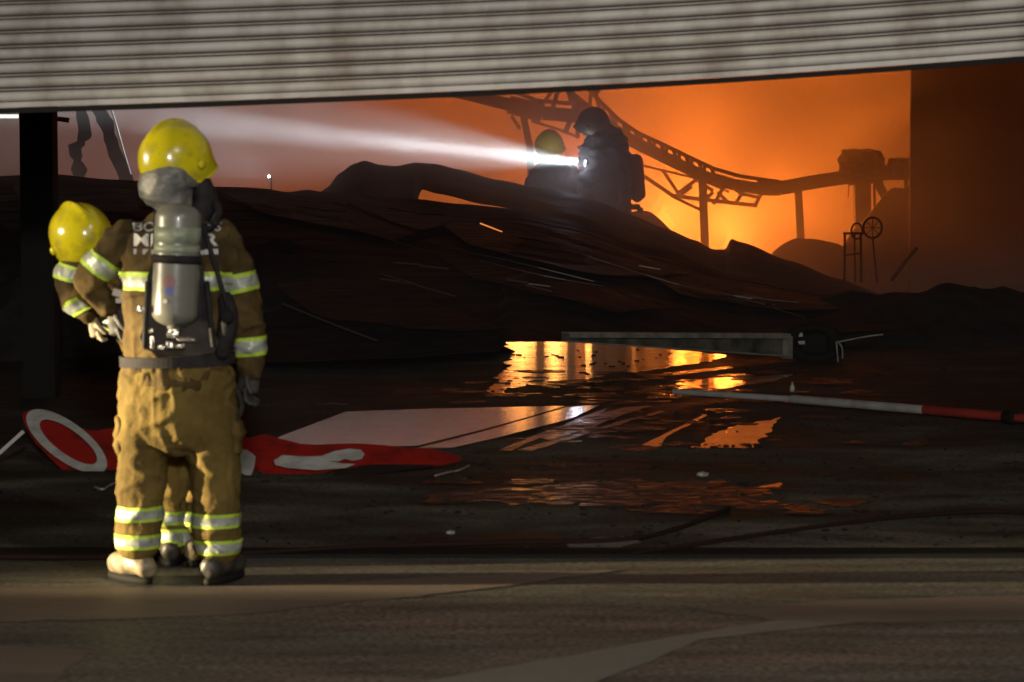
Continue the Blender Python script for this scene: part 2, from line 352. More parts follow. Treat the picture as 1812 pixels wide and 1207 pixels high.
for nm, z0, z1, y0, m_ in (('bottom_rail', .010, PITCHM * .55 - .002, .016, MAT['shutter']), ('rubber_seal', -.016, .008, .010, MAT['rubber'])):
    bm = bmesh.new(); rows = []
    for x in xs:
        z = edge_z(x)
        rows.append([bm.verts.new(c) for c in ((x, YS - y0, z + z0), (x, YS - y0, z + z1), (x, YS + .02, z + z1), (x, YS + .02, z + z0))])
    for a, b in zip(rows, rows[1:]):
        for j in range(4): bm.faces.new((a[j], b[j], b[(j + 1) % 4], a[(j + 1) % 4]))
    mk(nm, bm, m_, root, smooth=False)
for s in (-1, 1):
    bm = bmesh.new(); box(bm, (s * 3.82 - .05, 12.74, .013), (s * 3.82 + .05, 12.9, 4.1)); mk('guide_rail', bm, MAT['steel'], root, smooth=False)

# pillar at left, partition at right
def col(px0, px1, Y, depth, z1, m, name, label, cat, z0=0):
    a, b = P(px0, 300, Y).x, P(px1, 300, Y).x
    return sbox(name, (a, Y, z0), (b, Y + depth, z1), m, label, cat)
col(35, 93, 20.5, .25, 7.2, MAT['rubber'], 'pillar', 'black steel pillar just inside the opening at far left, beside the helmets', 'pillar')
p0 = P(1613, 125, 34.0).x
sbox('partition_wall', (p0, 34.0, 0), (BX - .01, 34.1, 7.2), MAT['wall'], 'dark brown partition wall filling the right side of the opening', 'wall')
if 0: sbox('pillar', (P(1803, 300, 27).x, 27, 0), (P(1803, 300, 27).x + .4, 27.3, 7.2), MAT['rubber'], 'black steel pillar at the right edge of the opening', 'pillar')

# ------------------------------------------------------------------ smoke and fire
bm = bmesh.new(); box(bm, (-13.0, 29.0, .03), (13.0, 50.5, 6.6))
smoke = tag(mk('smoke', bm, mat('smoke'), smooth=False), 'orange lit smoke filling the back of the warehouse', 'smoke', kind='stuff')
sm = smoke.data.materials[0]; nt = sm.node_tree; nt.nodes.remove(nt.nodes['Principled BSDF'])
pv = nt.nodes.new('ShaderNodeVolumePrincipled'); pv.inputs['Color'].default_value = (.82, .78, .76, 1)
pv.inputs['Anisotropy'].default_value = .25
tc = nt.nodes.new('ShaderNodeTexCoord'); mp = nt.nodes.new('ShaderNodeMapping'); mp.inputs['Scale'].default_value = (.42, .30, .75)
nz = nt.nodes.new('ShaderNodeTexNoise'); nz.inputs['Scale'].default_value = 1.0; nz.inputs['Detail'].default_value = 3.5; nz.inputs['Distortion'].default_value = .8
mr = nt.nodes.new('ShaderNodeMapRange'); mr.inputs[1].default_value = .32; mr.inputs[2].default_value = .68; mr.inputs[3].default_value = .035; mr.inputs[4].default_value = .22
nt.links.new(tc.outputs['Object'], mp.inputs[0]); nt.links.new(mp.outputs[0], nz.inputs[0]); nt.links.new(nz.outputs[0], mr.inputs[0]); nt.links.new(mr.outputs[0], pv.inputs['Density'])
cy.volume_step_rate = 1.0; cy.volume_max_steps = 256
nt.links.new(pv.outputs[0], nt.nodes['Material Output'].inputs['Volume'])
bm = bmesh.new(); box(bm, (-13.5, 14.4, .02), (13.5, 28.95, 6.4))
hz_ = tag(mk('haze', bm, mat('haze'), smooth=False), kind='stuff')
nt = hz_.data.materials[0].node_tree; nt.nodes.remove(nt.nodes['Principled BSDF'])
pv = nt.nodes.new('ShaderNodeVolumePrincipled'); pv.inputs['Color'].default_value = (.85, .82, .82, 1); pv.inputs['Density'].default_value = .006; pv.inputs['Anisotropy'].default_value = .2
nt.links.new(pv.outputs[0], nt.nodes['Material Output'].inputs['Volume'])
FIRE = (1.0, .165, .013)
lamp('fire_light', 'POINT', P(1190, 395, 41), 1350, FIRE, shadow_soft_size=.55)
lamp('fire_light', 'POINT', P(1300, 425, 40), 380, FIRE, shadow_soft_size=.35)
lamp('fire_light', 'POINT', P(1178, 385, 38.5), 640, (1.0, .25, .03), shadow_soft_size=.3)
lamp('fire_light', 'POINT', P(1292, 422, 38.0), 460, (1.0, .25, .03), shadow_soft_size=.2)

def flame(px, py_top, py_base, Y, w, m, label, seed):
    bm = bmesh.new(); a = P(px, py_base, Y); h = (P(px, py_top, Y) - a).z; W_ = M(w, Y) / 2
    rng = random.Random(seed)
    for t in range(3):
        ox = rng.uniform(-.45, .45) * W_; hh = h * rng.uniform(.6, 1.0) if t else h
        pts = [(a.x + ox + rng.uniform(-.1, .1) * W_ * i, Y + rng.uniform(-.05, .05), a.z + hh * i / 5, W_ * r * .75, W_ * r * .6) for i, r in enumerate((.75, .95, .8, .5, .25, .05))]
        tube(bm, pts, 10, 3)
    return tag(mk('flame', bm, m), label, 'flame', 'flames inside the warehouse')
def fz(Y): return HZ + CAM_H * FPX / Y   # screen row of the floor at distance Y
flame(1185, 345, fz(41), 41, 70, MAT['flame'], 'flame burning low behind the roof sheet, left of the tall truss post', 1)
flame(1290, 404, fz(40), 40, 40, MAT['flame'], 'flame rising behind the pointed end of the roof sheet, right of the truss post', 2)
for i, (px, w, top, Y, hot, lab) in enumerate((
        (924, 64, 442, 30.6, 1, 'broad flame under the roof sheet at the left end of the bright puddle'),
        (980, 46, 436, 30.6, 1, 'tallest flame under the roof sheet, mirrored white in the puddle'),
        (1043, 13, 455, 30.8, 1, 'thin flame under the roof sheet above the left end of the fallen beam'),
        (1122, 9, 470, 30.8, 0, 'narrow flame under the roof sheet behind the middle of the fallen beam'),
        (1160, 40, 510, 30.9, 0, 'low flame under the roof sheet behind the right half of the fallen beam'),
        (1235, 60, 520, 30.9, 0, 'lowest flame under the roof sheet near the right end of the fallen beam'))):
    flame(px, top, fz(Y), Y, w, MAT['flame_hot' if hot else 'flame'], lab, 10 + i)

# ------------------------------------------------------------------ collapsed roof sheets
def interp(poly, x):
    for (a, b), (c, d) in zip(poly, poly[1:]):
        if x <= c: 
            t = (x - a) / (c - a); t = t * t * (3 - 2 * t) * .5 + t * .5
            return b + (d - b) * t
    return poly[-1][1]
def sheet(name, top, bot, x0, x1, Yt, Yb, ribs, label, nu=150, nv=46, amp=.03, cat='roof sheet', bulge=.16):
    """corrugated sheet lofted between its upper (far) and lower (near) borders, crumpled, with 4 mm of steel"""
    bm = bmesh.new(); rows = []
    for i in range(nu + 1):
        x = x0 + (x1 - x0) * i / nu; col_ = []
        a = P(x, interp(top, x), interp(Yt, x)); b = P(x, interp(bot, x), interp(Yb, x))
        for j in range(nv + 1):
            t = j / nv; p = a.lerp(b, t)
            env = min(1, t * 6, (1 - t) * 6)
            p.z += env * (bulge * math.sin(math.pi * t) + amp * 3 * noise.noise(Vector((p.x * .7, t * 2.5, 3))))
            ph = t * ribs; fr = ph - math.floor(ph)
            p.z += (.010 if fr < .1 else 0) * env
            p += Vector((0, 0, amp * .6 * noise.noise(Vector((p.x * 2.4, p.y * 1.5, 7)))))
            col_.append(bm.verts.new(p))
        rows.append(col_)
    for a, b in zip(rows, rows[1:]):
        for j in range(nv): bm.faces.new((a[j], a[j + 1], b[j + 1], b[j]))
    bm.normal_update()
    g = bmesh.ops.solidify(bm, geom=bm.faces[:], thickness=.006)
    return tag(mk(name, bm, MAT['sheet'], smooth=False), label, cat)
TOPB = [(560, 345), (580, 331), (600, 306), (625, 290), (645, 284), (672, 292), (700, 294), (735, 287), (770, 290), (810, 300), (880, 318), (950, 331), (1025, 345), (1060, 357), (1110, 378), (1180, 405), (1230, 425), (1262, 441), (1283, 441), (1294, 422), (1310, 428), (1400, 462), (1480, 492), (1560, 520), (1640, 545)]
BOTB = [(560, 368), (732, 368), (746, 334), (775, 342), (860, 362), (912, 370), (1000, 392), (1150, 440), (1300, 490), (1450, 525), (1640, 556)]
sheet('roof_sheet', TOPB, BOTB, 560, 1640, [(0, 31.3), (1640, 31.3)], [(0, 30.2), (1640, 29.4)], 1, 'upper crumpled roof sheet whose humped edge stands dark against the smoke', 260, 16, .012, bulge=.02)
TOPF = [(-40, 312), (100, 308), (200, 318), (380, 330), (430, 331), (470, 334), (510, 341), (545, 336), (575, 340), (640, 346), (735, 352), (820, 361), (912, 370), (1000, 388), (1150, 436), (1300, 486), (1450, 522), (1640, 553)]
BOTF = [(-40, 660), (200, 655), (480, 640), (700, 632), (880, 620), (898, 602), (1000, 604), (1130, 603), (1290, 604), (1450, 590), (1640, 580)]
sheet('roof_sheet', TOPF, BOTF, -40, 1640, [(0, 29.6), (1640, 29.2)], [(-40, 22.8), (700, 22.5), (950, 22.5), (1100, 23.2), (1400, 25.0), (1640, 25.6)], 15, 'large black collapsed roof sheet sloping across the middle of the warehouse', 230, 150, .010, bulge=.08)
MAT['panel'] = mat('bent_sheet_metal', (.020, .018, .018), .55, .25, .2, noise_scale=4, base2=(.010, .009, .008), rough2=.85, bump=.2, bump_scale=9, stretch=(.5, 3, 3))
YT_, YB_ = [(-40, 29.6), (1640, 29.2)], [(-40, 22.8), (700, 22.5), (950, 22.5), (1100, 23.2), (1400, 25.0), (1640, 25.6)]
def on_sheet(px, py, lift=.03):          # point on the big sheet seen at (px, py)
    a = P(px, interp(TOPF, px), interp(YT_, px)); b = P(px, interp(BOTF, px), interp(YB_, px)); lo_, hi_ = 0.0, 1.0
    for _ in range(24):
        m_ = (lo_ + hi_) / 2; p = a.lerp(b, m_); p.z += .08 * math.sin(math.pi * m_)
        if HZ + (CAM_H - p.z) * FPX / p.y < py: lo_ = m_
        else: hi_ = m_
    p.y -= lift * .6; p.z += lift; return p
rp = random.Random(3)
def fallen(name, pix, lifts, m, label, th=.005):
    pts = []
    for i, (x, y) in enumerate(pix):
        x2, y2 = pix[(i + 1) % len(pix)]; l1, l2 = lifts[i], lifts[(i + 1) % len(pix)]
        for k in range(5):
            t = k / 5; q = on_sheet(x + (x2 - x) * t, y + (y2 - y) * t, l1 + (l2 - l1) * t)
            pts.append(q + Vector((0, 0, rp.uniform(-.012, .012))))
    bm = bmesh.new(); slab(bm, pts, th, (0, -.3, 1)); tri(bm)
    return tag(mk(name, bm, m, smooth=False), label, 'roof panel')
fallen('roof_panel', [(392, 345), (640, 352), (800, 402), (700, 430), (470, 388)], (.03, .03, .05, .03, .05), MAT['panel'], 'bent roof panel lying on the big sheet right behind the tall firefighter')
fallen('roof_panel', [(770, 395), (1000, 412), (1230, 492), (1050, 500), (830, 440)], (.03, .03, .03, .07, .04), MAT['panel'], 'long roof panel lying on the big sheet below the triangular gap')
fallen('roof_panel', [(760, 450), (1080, 520), (1200, 548), (1090, 566), (840, 500)], (.03, .04, .03, .07, .04), MAT['panel'], 'narrow roof panel with a lifted lower edge, middle of the big sheet')
fallen('roof_panel', [(1120, 470), (1330, 512), (1530, 548), (1400, 560), (1200, 530)], (.03, .04, .03, .06, .04), MAT['panel'], 'roof panel near the low right end of the big sheet')
fallen('roof_panel', [(470, 500), (700, 520), (900, 590), (760, 602), (560, 570)], (.03, .03, .03, .09, .05), MAT['panel'], 'roof panel sloping down toward the puddle, lower left of the big sheet')
fallen('roof_panel', [(20, 330), (240, 345), (250, 400), (40, 390)], (.05, .05, .14, .1), MAT['panel'], 'roof panel on the big sheet behind the second firefighter')
def strip_(pix, r_, m, label, name='steel_strip', lift=.09):
    bm = bmesh.new(); q = catmull([(*p,) for p in pix], 3)
    for a, b in zip(q, q[1:]): bar(bm, on_sheet(*a, lift), on_sheet(*b, lift), r_, r_ * .5)
    return tag(mk(name, bm, m, smooth=False), label, 'strip')
for i in range(16):
    x0, y0 = rp.uniform(480, 1350), 0
    y0 = interp(TOPF, x0) + rp.uniform(25, max(30, 575 - interp(TOPF, x0) - 40)); ln = rp.uniform(40, 150); sl = rp.uniform(.12, .42)
    q = [(x0, y0), (x0 + ln * .5, y0 + ln * .5 * sl + rp.uniform(-3, 3)), (x0 + ln, min(y0 + ln * sl, 588))]
    bm = bmesh.new()
    for a, b in zip(q, q[1:]): bar(bm, on_sheet(*a, .05), on_sheet(*b, .06), rp.uniform(.006, .016), .008)
    tag(mk('bent_bar', bm, rp.choice((MAT['panelstrip'], MAT['panelstrip'], MAT['rubble'])), smooth=False), 'thin dark bent bar lying among others on the big roof sheet', 'bar', 'bent bars scattered over the roof sheet')
strip_([(388, 367), (460, 378), (540, 394), (640, 412)], .012, MAT['steel'], 'thin pale steel strip on the roof sheet right of the tall firefighter, the uppermost')
strip_([(470, 352), (430, 348), (408, 350)], .010, MAT['steel'], 'short bent pale strip at the left crest of the big roof sheet')
strip_([(780, 452), (900, 478), (1050, 515)], .009, MAT['panelstrip'], 'thin dark strip across the big roof sheet, upper of a close pair')
strip_([(850, 478), (960, 505), (1070, 524)], .009, MAT['panelstrip'], 'thin dark strip across the big roof sheet, lower of a close pair')
strip_([(1040, 470), (1200, 520), (1330, 545)], .009, MAT['panelstrip'], 'thin strip running down to the right end of the big roof sheet')
strip_([(500, 555), (590, 592), (668, 622)], .013, MAT['panelstrip'], 'thin strip slanting down at the lower left of the big roof sheet')
strip_([(1130, 486), (1168, 493)], .012, MAT['steel'], 'tiny pale strip on the roof sheet right of centre')
strip_([(850, 411), (888, 426)], .014, MAT['fire_slit'], 'small glowing orange strip, imitating fire through a slit in the roof sheet below the triangular gap', 'fire_slit')  # glowing bar stands in for firelight seen through a slit
# lumps of rubble closing the gap under the sheet at left, dark mounds at both sides
def mound(name, cpt, rx, ry, h, m, label, cat='debris', seed=0, rough=.22, kind=None, n=44):
    bm = bmesh.new(); rows = []
    for i in range(n + 1):
        row = []
        for j in range(n + 1):
            u, v = 2 * i / n - 1, 2 * j / n - 1; r = math.hypot(u, v)
            f = max(0, 1 - r * r) ** .7
            p = Vector((cpt[0] + u * rx, cpt[1] + v * ry, 0))
            z = h * f * (1 + rough * 2 * noise.noise(Vector((p.x * 1.3, p.y * 1.3, seed)))) + h * rough * .6 * f * noise.noise(Vector((p.x * 5, p.y * 5, seed)))
            p.z = max(z, 0) - .03; row.append(bm.verts.new(p))
        rows.append(row)
    for a, b in zip(rows, rows[1:]):
        for j in range(n): bm.faces.new((a[j], b[j], b[j + 1], a[j + 1]))
    return tag(mk(name, bm, m, smooth=False), label, cat, kind=kind)
c = P(650, 600, 24.9); mound('debris_mound', (c.x, 24.9, 0), 1.35, .55, .26, MAT['rubble'], 'low black rubble heap beneath the lower edge of the big roof sheet', seed=2)
c = P(120, 600, 24); mound('debris_mound', (c.x, 26.0, 0), 2.9, 3.0, 1.02, MAT['rubble'], 'black heap of wreckage behind the two firefighters at far left', seed=5)
c = P(1700, 560, 25); mound('debris_mound', (c.x, 27, 0), 2.1, 1.6, .42, MAT['rubble'], 'low black rubble heap in front of the brown partition wall at far right', seed=8)
c = P(1437, 500, 35); mound('debris_mound', (c.x, 35, 0), .72, .9, .72, MAT['pile'], 'rounded brown debris mound left of the cart wheel', seed=11, rough=.1)
c = P(1625, 500, 35.5); mound('debris_mound', (c.x, 35.4, 0), 1.15, .9, 1.30, MAT['pile'], 'brown sloping debris mound against the partition wall, behind the cart wheel', seed=12, rough=.12)
c = P(1135, 480, 34.6); mound('debris_mound', (c.x, 34.6, 0), .75, .6, 1.02, MAT['pile'], 'small brown heap just right of the firefighter holding the torch', seed=14, rough=.1)

# ------------------------------------------------------------------ truss and conveyor wreck
def pb(bm, a, b, Y, w, Y2=None, d=None):
    bar(bm, P(*a, Y), P(*b, Y2 or Y), M(w, Y), d or M(w, Y))
def part(name, parent, segs, Y, w, material=None, d=None):
    bm = bmesh.new()
    for a, b in zip(segs, segs[1:]): pb(bm, a, b, Y, w, d=d)
    return mk(name, bm, material or MAT['char'], parent, smooth=False)
YT = 36.0
tr = empty('roof_truss', P(1180, 300, YT), 'buckled steel lattice truss sagging from upper left down to the tall post', 'truss')
TC = [(1035, 150), (1062, 180), (1095, 212), (1130, 236), (1170, 254), (1215, 276), (1262, 298), (1310, 312), (1380, 322)]
LC = [(1010, 172), (1050, 204), (1090, 232), (1130, 256), (1165, 273), (1205, 293), (1250, 314), (1300, 327), (1350, 335), (1380, 336)]
part('top_chord', tr, TC, YT, 7)
bm = bmesh.new()
for a, b in zip(LC, LC[1:]): pb(bm, a, b, YT, 21)
mk('middle_chord', bm, MAT['char'], tr, smooth=False)
for i in range(20):
    x = 1046 + i * 11.2
    y0 = interp(TC, x); y1 = interp(LC, x + 6)
    part('brace', tr, [(x, y0), (x + (8 if i % 2 else -4), y1)], YT, 6)
BC = [(1130, 290), (1160, 322), (1195, 345), (1250, 362), (1295, 364), (1340, 365)]
part('lower_chord', tr, [(1138, 293), (1200, 308), (1240, 318), (1290, 340)], YT + .3, 4)
part('bottom_chord', tr, [(1140, 312), (1190, 346), (1240, 353), (1340, 364)], YT + .3, 7)
part('bottom_chord', tr, [(1188, 347), (1245, 374)], YT - .3, 5)
for a, b in (((1172, 300), (1200, 342)), ((1200, 342), (1232, 318)), ((1205, 344), (1225, 330)), ((1232, 318), (1262, 338)), ((1262, 362), (1285, 325)), ((1285, 325), (1312, 343)), ((1300, 362), (1322, 330)), ((1312, 343), (1345, 350)), ((1335, 366), (1352, 333)), ((1270, 340), (1290, 360)), ((1244, 356), (1262, 340))):
    part('brace', tr, [a, b], YT + .3, 6)
part('post', tr, [(1243, 318), (1250, fz(YT))], YT, 14)
tl = empty('roof_truss', P(930, 200, 35), 'thick fallen roof beam with ragged web above the firefighter holding the torch', 'truss')
bm = bmesh.new()
for a, b, w in (((800, 160), (900, 185), 22), ((900, 185), (960, 200), 32), ((960, 200), (1045, 208), 24)): pb(bm, a, b, 35, w)
mk('beam', bm, MAT['char'], tl, smooth=False)
part('top_chord', tl, [(880, 150), (950, 178), (1040, 186)], 35.2, 7)
part('top_chord', tl, [(1005, 150), (1022, 200)], 35.2, 14)
part('post', tl, [(925, 200), (938, 262), (944, fz(35))], 35, 12)
part('brace', tl, [(976, 196), (986, 165), (1000, 150)], 35, 8)
part('brace', tl, [(946, 200), (985, 152)], 35.3, 6)
part('brace', tl, [(1012, 205), (1000, 235)], 35, 9)
part('brace', tl, [(905, 205), (920, 228)], 35, 6)
part('brace', tl, [(940, 214), (985, 228), (1022, 242)], 35.2, 5)
part('brace', tl, [(1060, 165), (1045, 150)], 35.2, 10)
part('brace', tl, [(1022, 205), (1022, 245)], 35.2, 8)
# conveyor at right
cv = empty('conveyor', P(1500, 300, YT), 'burnt conveyor beam with a motor lump on top, running to the partition wall', 'conveyor')
bm = bmesh.new()
for a, b, w in (((1340, 330), (1380, 333), 26), ((1380, 333), (1440, 322), 24), ((1440, 322), (1500, 313), 24), ((1500, 313), (1560, 308), 30), ((1560, 306), (1625, 305), 26)): pb(bm, a, b, YT, w)
mk('beam', bm, MAT['char'], cv, smooth=False)
def lump(parent, name, px, py, Y, w, h, d, material, seed, jag=.18, n=3):
    bm = bmesh.new(); bmesh.ops.create_cube(bm, size=1); bmesh.ops.subdivide_edges(bm, edges=bm.edges[:], cuts=5, use_grid_fill=True)
    c = P(px, py, Y)
    for v in bm.verts:
        q = v.co.copy(); r = q.normalized() * .62
        q = q.lerp(r, .35)
        q += Vector((noise.noise(q * 4 + Vector((seed, 0, 0))), noise.noise(q * 4 + Vector((0, seed, 0))), noise.noise(q * 4 + Vector((0, 0, seed))))) * jag
        v.co = c + Vector((q.x * M(w, Y), q.y * d, q.z * M(h, Y)))
    return mk(name, bm, material, parent, smooth=False)
lump(cv, 'motor', 1524, 288, YT, 72, 44, .45, MAT['char'], 3)
lump(cv, 'motor', 1595, 298, YT, 44, 36, .4, MAT['char'], 9, .08)
part('post', cv, [(1412, 330), (1421, fz(YT))], YT, 13)
part('post', cv, [(1525, 315), (1528, fz(YT))], YT, 28)
part('brace', cv, [(1552, 322), (1592, 395)], YT, 15)
part('brace', cv, [(1547, 325), (1548, 385)], YT, 4); part('brace', cv, [(1502, 325), (1501, 350)], YT, 2)
part('brace', cv, [(1603, 318), (1606, 380)], YT, 7); part('brace', cv, [(1573, 385), (1576, 400)], YT, 3)
# cart with wheel in front of the mounds
ct = empty('hand_cart', P(1530, fz(30.6), 30.6), 'wrecked hand cart with a thin spoked wheel and bent handle at the right', 'cart')
def ring(bm, c, r, t, tilt=0, seg=28):
    pts = [c + Vector((math.cos(2 * math.pi * k / seg) * r * math.cos(tilt), math.cos(2 * math.pi * k / seg) * r * math.sin(tilt), math.sin(2 * math.pi * k / seg) * r)) for k in range(seg)]
    for a, b in zip(pts, pts[1:] + pts[:1]): bar(bm, a, b, t)
YC = 30.6
bm = bmesh.new(); cc = P(1544, 403, YC); ring(bm, cc, M(18, YC), .022, .3)
mk('wheel', bm, MAT['char'], ct, smooth=False)
bm = bmesh.new(); c2 = P(1516, 409, YC); ring(bm, c2, M(14, YC), .018, .7); mk('wheel', bm, MAT['char'], ct, smooth=False)
bm = bmesh.new()
for k in range(4):
    a = k * math.pi / 4; bar(bm, cc - Vector((math.cos(a) * M(17, YC) * .95, .0, math.sin(a) * M(17, YC))), cc + Vector((math.cos(a) * M(17, YC) * .95, 0, math.sin(a) * M(17, YC))), .008)
mk('spoke', bm, MAT['char'], ct, smooth=False)
for a, b, w in (((1492, 413), (1530, 413), 4), ((1495, 413), (1494, 500), 4), ((1523, 412), (1524, 500), 4), ((1544, 421), (1552, 500), 3), ((1512, 412), (1513, 500), 3), ((1494, 452), (1524, 448), 3)):
    bm = bmesh.new(); pb(bm, a, b, YC, w); mk('frame_tube', bm, MAT['char'], ct, smooth=False)
bm = bmesh.new(); pipe(bm, [P(1622, 440, 31), P(1603, 462, 30.8), P(1590, 480, 30.6), P(1578, 495, 30.5)], .02); tag(mk('cable', bm, MAT['char']), 'black cable drooping beside the partition wall edge', 'cable')

# left background: hanging strips, bright cable, lit tube, lamp
for pts, w, lab in (([(142, 190), (150, 240), (133, 262), (140, 300), (138, 340)], 30, 'ragged black strip hanging left of the pale cable, the straighter one'),
                    ([(168, 185), (186, 215), (203, 270), (222, 312), (226, 340)], 34, 'ragged dark strip slanting down beside the pale cable')):
    bm = bmesh.new(); n = len(pts); L_ = catmull([(*p,) for p in pts], 5); prev = None
    for i, (x, y) in enumerate(L_):
        ww = w * (.75 + .5 * noise.noise(Vector((i * .5, w, 0)))) / 2
        r4 = [bm.verts.new(c_) for c_ in (P(x - ww, y, 31.6), P(x + ww, y, 31.6), P(x + ww, y, 31.65), P(x - ww, y, 31.65))]
        if prev:
            for j in range(4): bm.faces.new((prev[j], r4[j], r4[(j + 1) % 4], prev[(j + 1) % 4]))
        prev = r4
    tag(mk('hanging_strip', bm, MAT['rubber'], smooth=False), lab, 'debris')
bm = bmesh.new(); pipe(bm, [P(196, 190, 31.2), P(206, 222, 31.2), P(219, 268, 31.2), P(231, 308, 31.2)], .010, 6); tag(mk('cable', bm, MAT['cable']), 'thin pale cable hanging taut behind the standing firefighter at left', 'cable')
bm = bmesh.new(); bar(bm, P(-30, 206, 30), P(32, 206, 30), .035); tag(mk('ceiling_tube', bm, MAT['tube'], smooth=False), 'short lit tube just under the shutter edge at far left', 'lamp')
bm = bmesh.new(); bar(bm, P(86, 208, 30), P(122, 213, 30), .05); tag(mk('bracket', bm, MAT['char'], smooth=False), 'small black bracket beside the left pillar, under the shutter', 'bracket')
wl_ = empty('glint_lamp', P(480, fz(32.2), 32.2), 'small bright white lamp glinting in the smoke above the roof sheet at left', 'lamp')
bm = bmesh.new(); lathe(bm, P(480, 313, 32.2), (-.5, -.8, .1), [(0, .015), (.03, .018), (.035, .018)], 12); mk('housing', bm, MAT['char'], wl_)
bm = bmesh.new(); lathe(bm, P(480, 313, 32.2) + Vector((-.5, -.8, .1)).normalized() * .04, (-.5, -.8, .1), [(0, .014), (.006, .014)], 12); mk('lens', bm, MAT['torch_glass'], wl_)
bm = bmesh.new(); a = P(480, 315, 32.22); bar(bm, (a.x, a.y, 0), a, .016); mk('stand', bm, MAT['rubber'], wl_, smooth=False)  # stand added to hold up the glint, none is seen
lamp('left_smoke_fill', 'SPOT', P(476, 310, 32.1), 70, (.76, .90, 1.0), P(200, 170, 33), spot_size=R(120), spot_blend=1, shadow_soft_size=.3)  # cool fill added to whiten the smoke at left

# ------------------------------------------------------------------ things on the floor
flat('puddle', [(894, 606), (1000, 604), (1120, 610), (1290, 630), (1180, 652), (1060, 668), (1000, 676), (988, 686), (940, 680), (866, 694), (898, 646), (905, 630)], MAT['water'], .004, .08, 18)
flat('puddle', [(1162, 683), (1250, 670), (1405, 662), (1365, 675), (1290, 686), (1225, 692)], MAT['water'], .004, .06)
flat('puddle', [(1212, 793), (1290, 757), (1378, 738), (1352, 778), (1335, 792)], MAT['water'], .004, .07)
flat('puddle', [(1130, 790), (1168, 772), (1246, 733), (1252, 735), (1180, 772), (1168, 789)], MAT['water'], .004, .015)
for q in ([(880, 797), (925, 778), (985, 756), (1050, 730), (1075, 722), (1066, 732), (1000, 758), (930, 785), (905, 797)],
          [(955, 775), (1010, 755), (1070, 730), (1110, 720), (1152, 718), (1110, 732), (1030, 762), (975, 779)],
          [(915, 796), (960, 784), (1010, 770), (1110, 742), (1172, 726), (1178, 728), (1110, 747), (1010, 777), (940, 798)],
          [(1120, 664), (1180, 659), (1290, 648), (1300, 651), (1190, 665)]):
    flat('puddle', q, MAT['streak'], .004, .012, 6)
flat('puddle', [(1340, 862), (1386, 852), (1378, 864), (1350, 870)], MAT['water'], .004, .02)
flat('puddle', [(1588, 786), (1622, 778), (1642, 768), (1644, 786), (1610, 790)], MAT['film'], .004, .03)
flat('puddle', [(780, 880), (900, 862), (1090, 850), (1240, 858), (1276, 884), (1200, 896), (1050, 890), (900, 892)], MAT['film'], .004, .12)
flat('puddle', [(868, 692), (890, 688), (892, 696), (872, 698)], MAT['water'], .004, .02)
flat('puddle', [(1000, 955), (1110, 948), (1135, 958), (1080, 976), (1010, 974)], MAT['pale_band'], .004, .05)
rg = random.Random(11); bm = bmesh.new()
for i in range(150):
    px = rg.gauss(1120, 190); py = rg.choice((rg.uniform(690, 800), rg.uniform(845, 905), rg.uniform(655, 700)))
    c = G(px, py, .0045); n = 9; ln = rg.uniform(.03, .22); wd = ln * rg.uniform(.5, 1.6); an = rg.uniform(.2, .6)
    v = []
    for k in range(n):
        a = 2 * math.pi * k / n; q = Vector((math.cos(a) * ln, math.sin(a) * wd, 0)) * rg.uniform(.55, 1.1)
        q = Matrix.Rotation(-an, 3, 'Z') @ q; v.append(bm.verts.new(c + q + Vector((0, 0, i * 1e-5))))
    bm.faces.new(v)
tri(bm); tag(mk('wet_patches', bm, MAT['film'], smooth=False), kind='structure')
def board(name, pix, m, label, cat, z=.012, th=.003, smooth=False):
    bm = bmesh.new(); slab(bm, [G(x, y, z) for x, y in pix], th, (0, 0, 1)); return tag(mk(name, bm, m, smooth=smooth), label, cat)
board('metal_sheet', [(490, 775), (552, 752), (612, 729), (760, 724), (1000, 719), (940, 737), (850, 762), (740, 789), (640, 792), (525, 788)], MAT['brushed'],
      'large smooth metal sheet lying flat, shining pink and white behind the red sign', 'metal sheet')
board('metal_sheet', [(742, 793), (856, 764), (1008, 720), (1062, 717), (1012, 741), (880, 775), (800, 793)], MAT['brushed'],
      'narrow smooth metal sheet lying flat, shining orange right of the larger one', 'metal sheet')

# barrier pole
bp = empty('barrier_pole', G(1500, 722), 'long barrier pole lying on the floor, white with a red end', 'pole')
def seg_(name, m, a, b, r):
    bm = bmesh.new(); A, B = G(*a, .06), G(*b, .06); lathe(bm, A, B - A, [(0, r * .97), (.003, r), ((B - A).length - .003, r), ((B - A).length, r * .97)], 14); mk(name, bm, m, bp)
seg_('white_section', MAT['pole_white'], (1192, 693), (1400, 706), .022)
seg_('white_section', MAT['pole_white'], (1401, 706), (1634, 725), .030)
seg_('red_section', MAT['pole_red'], (1635, 725), (1778, 737), .031)
seg_('end_cap', MAT['rubber'], (1779, 737), (1796, 739), .045)
seg_('red_section', MAT['pole_red'], (1797, 739), (1900, 746), .028)

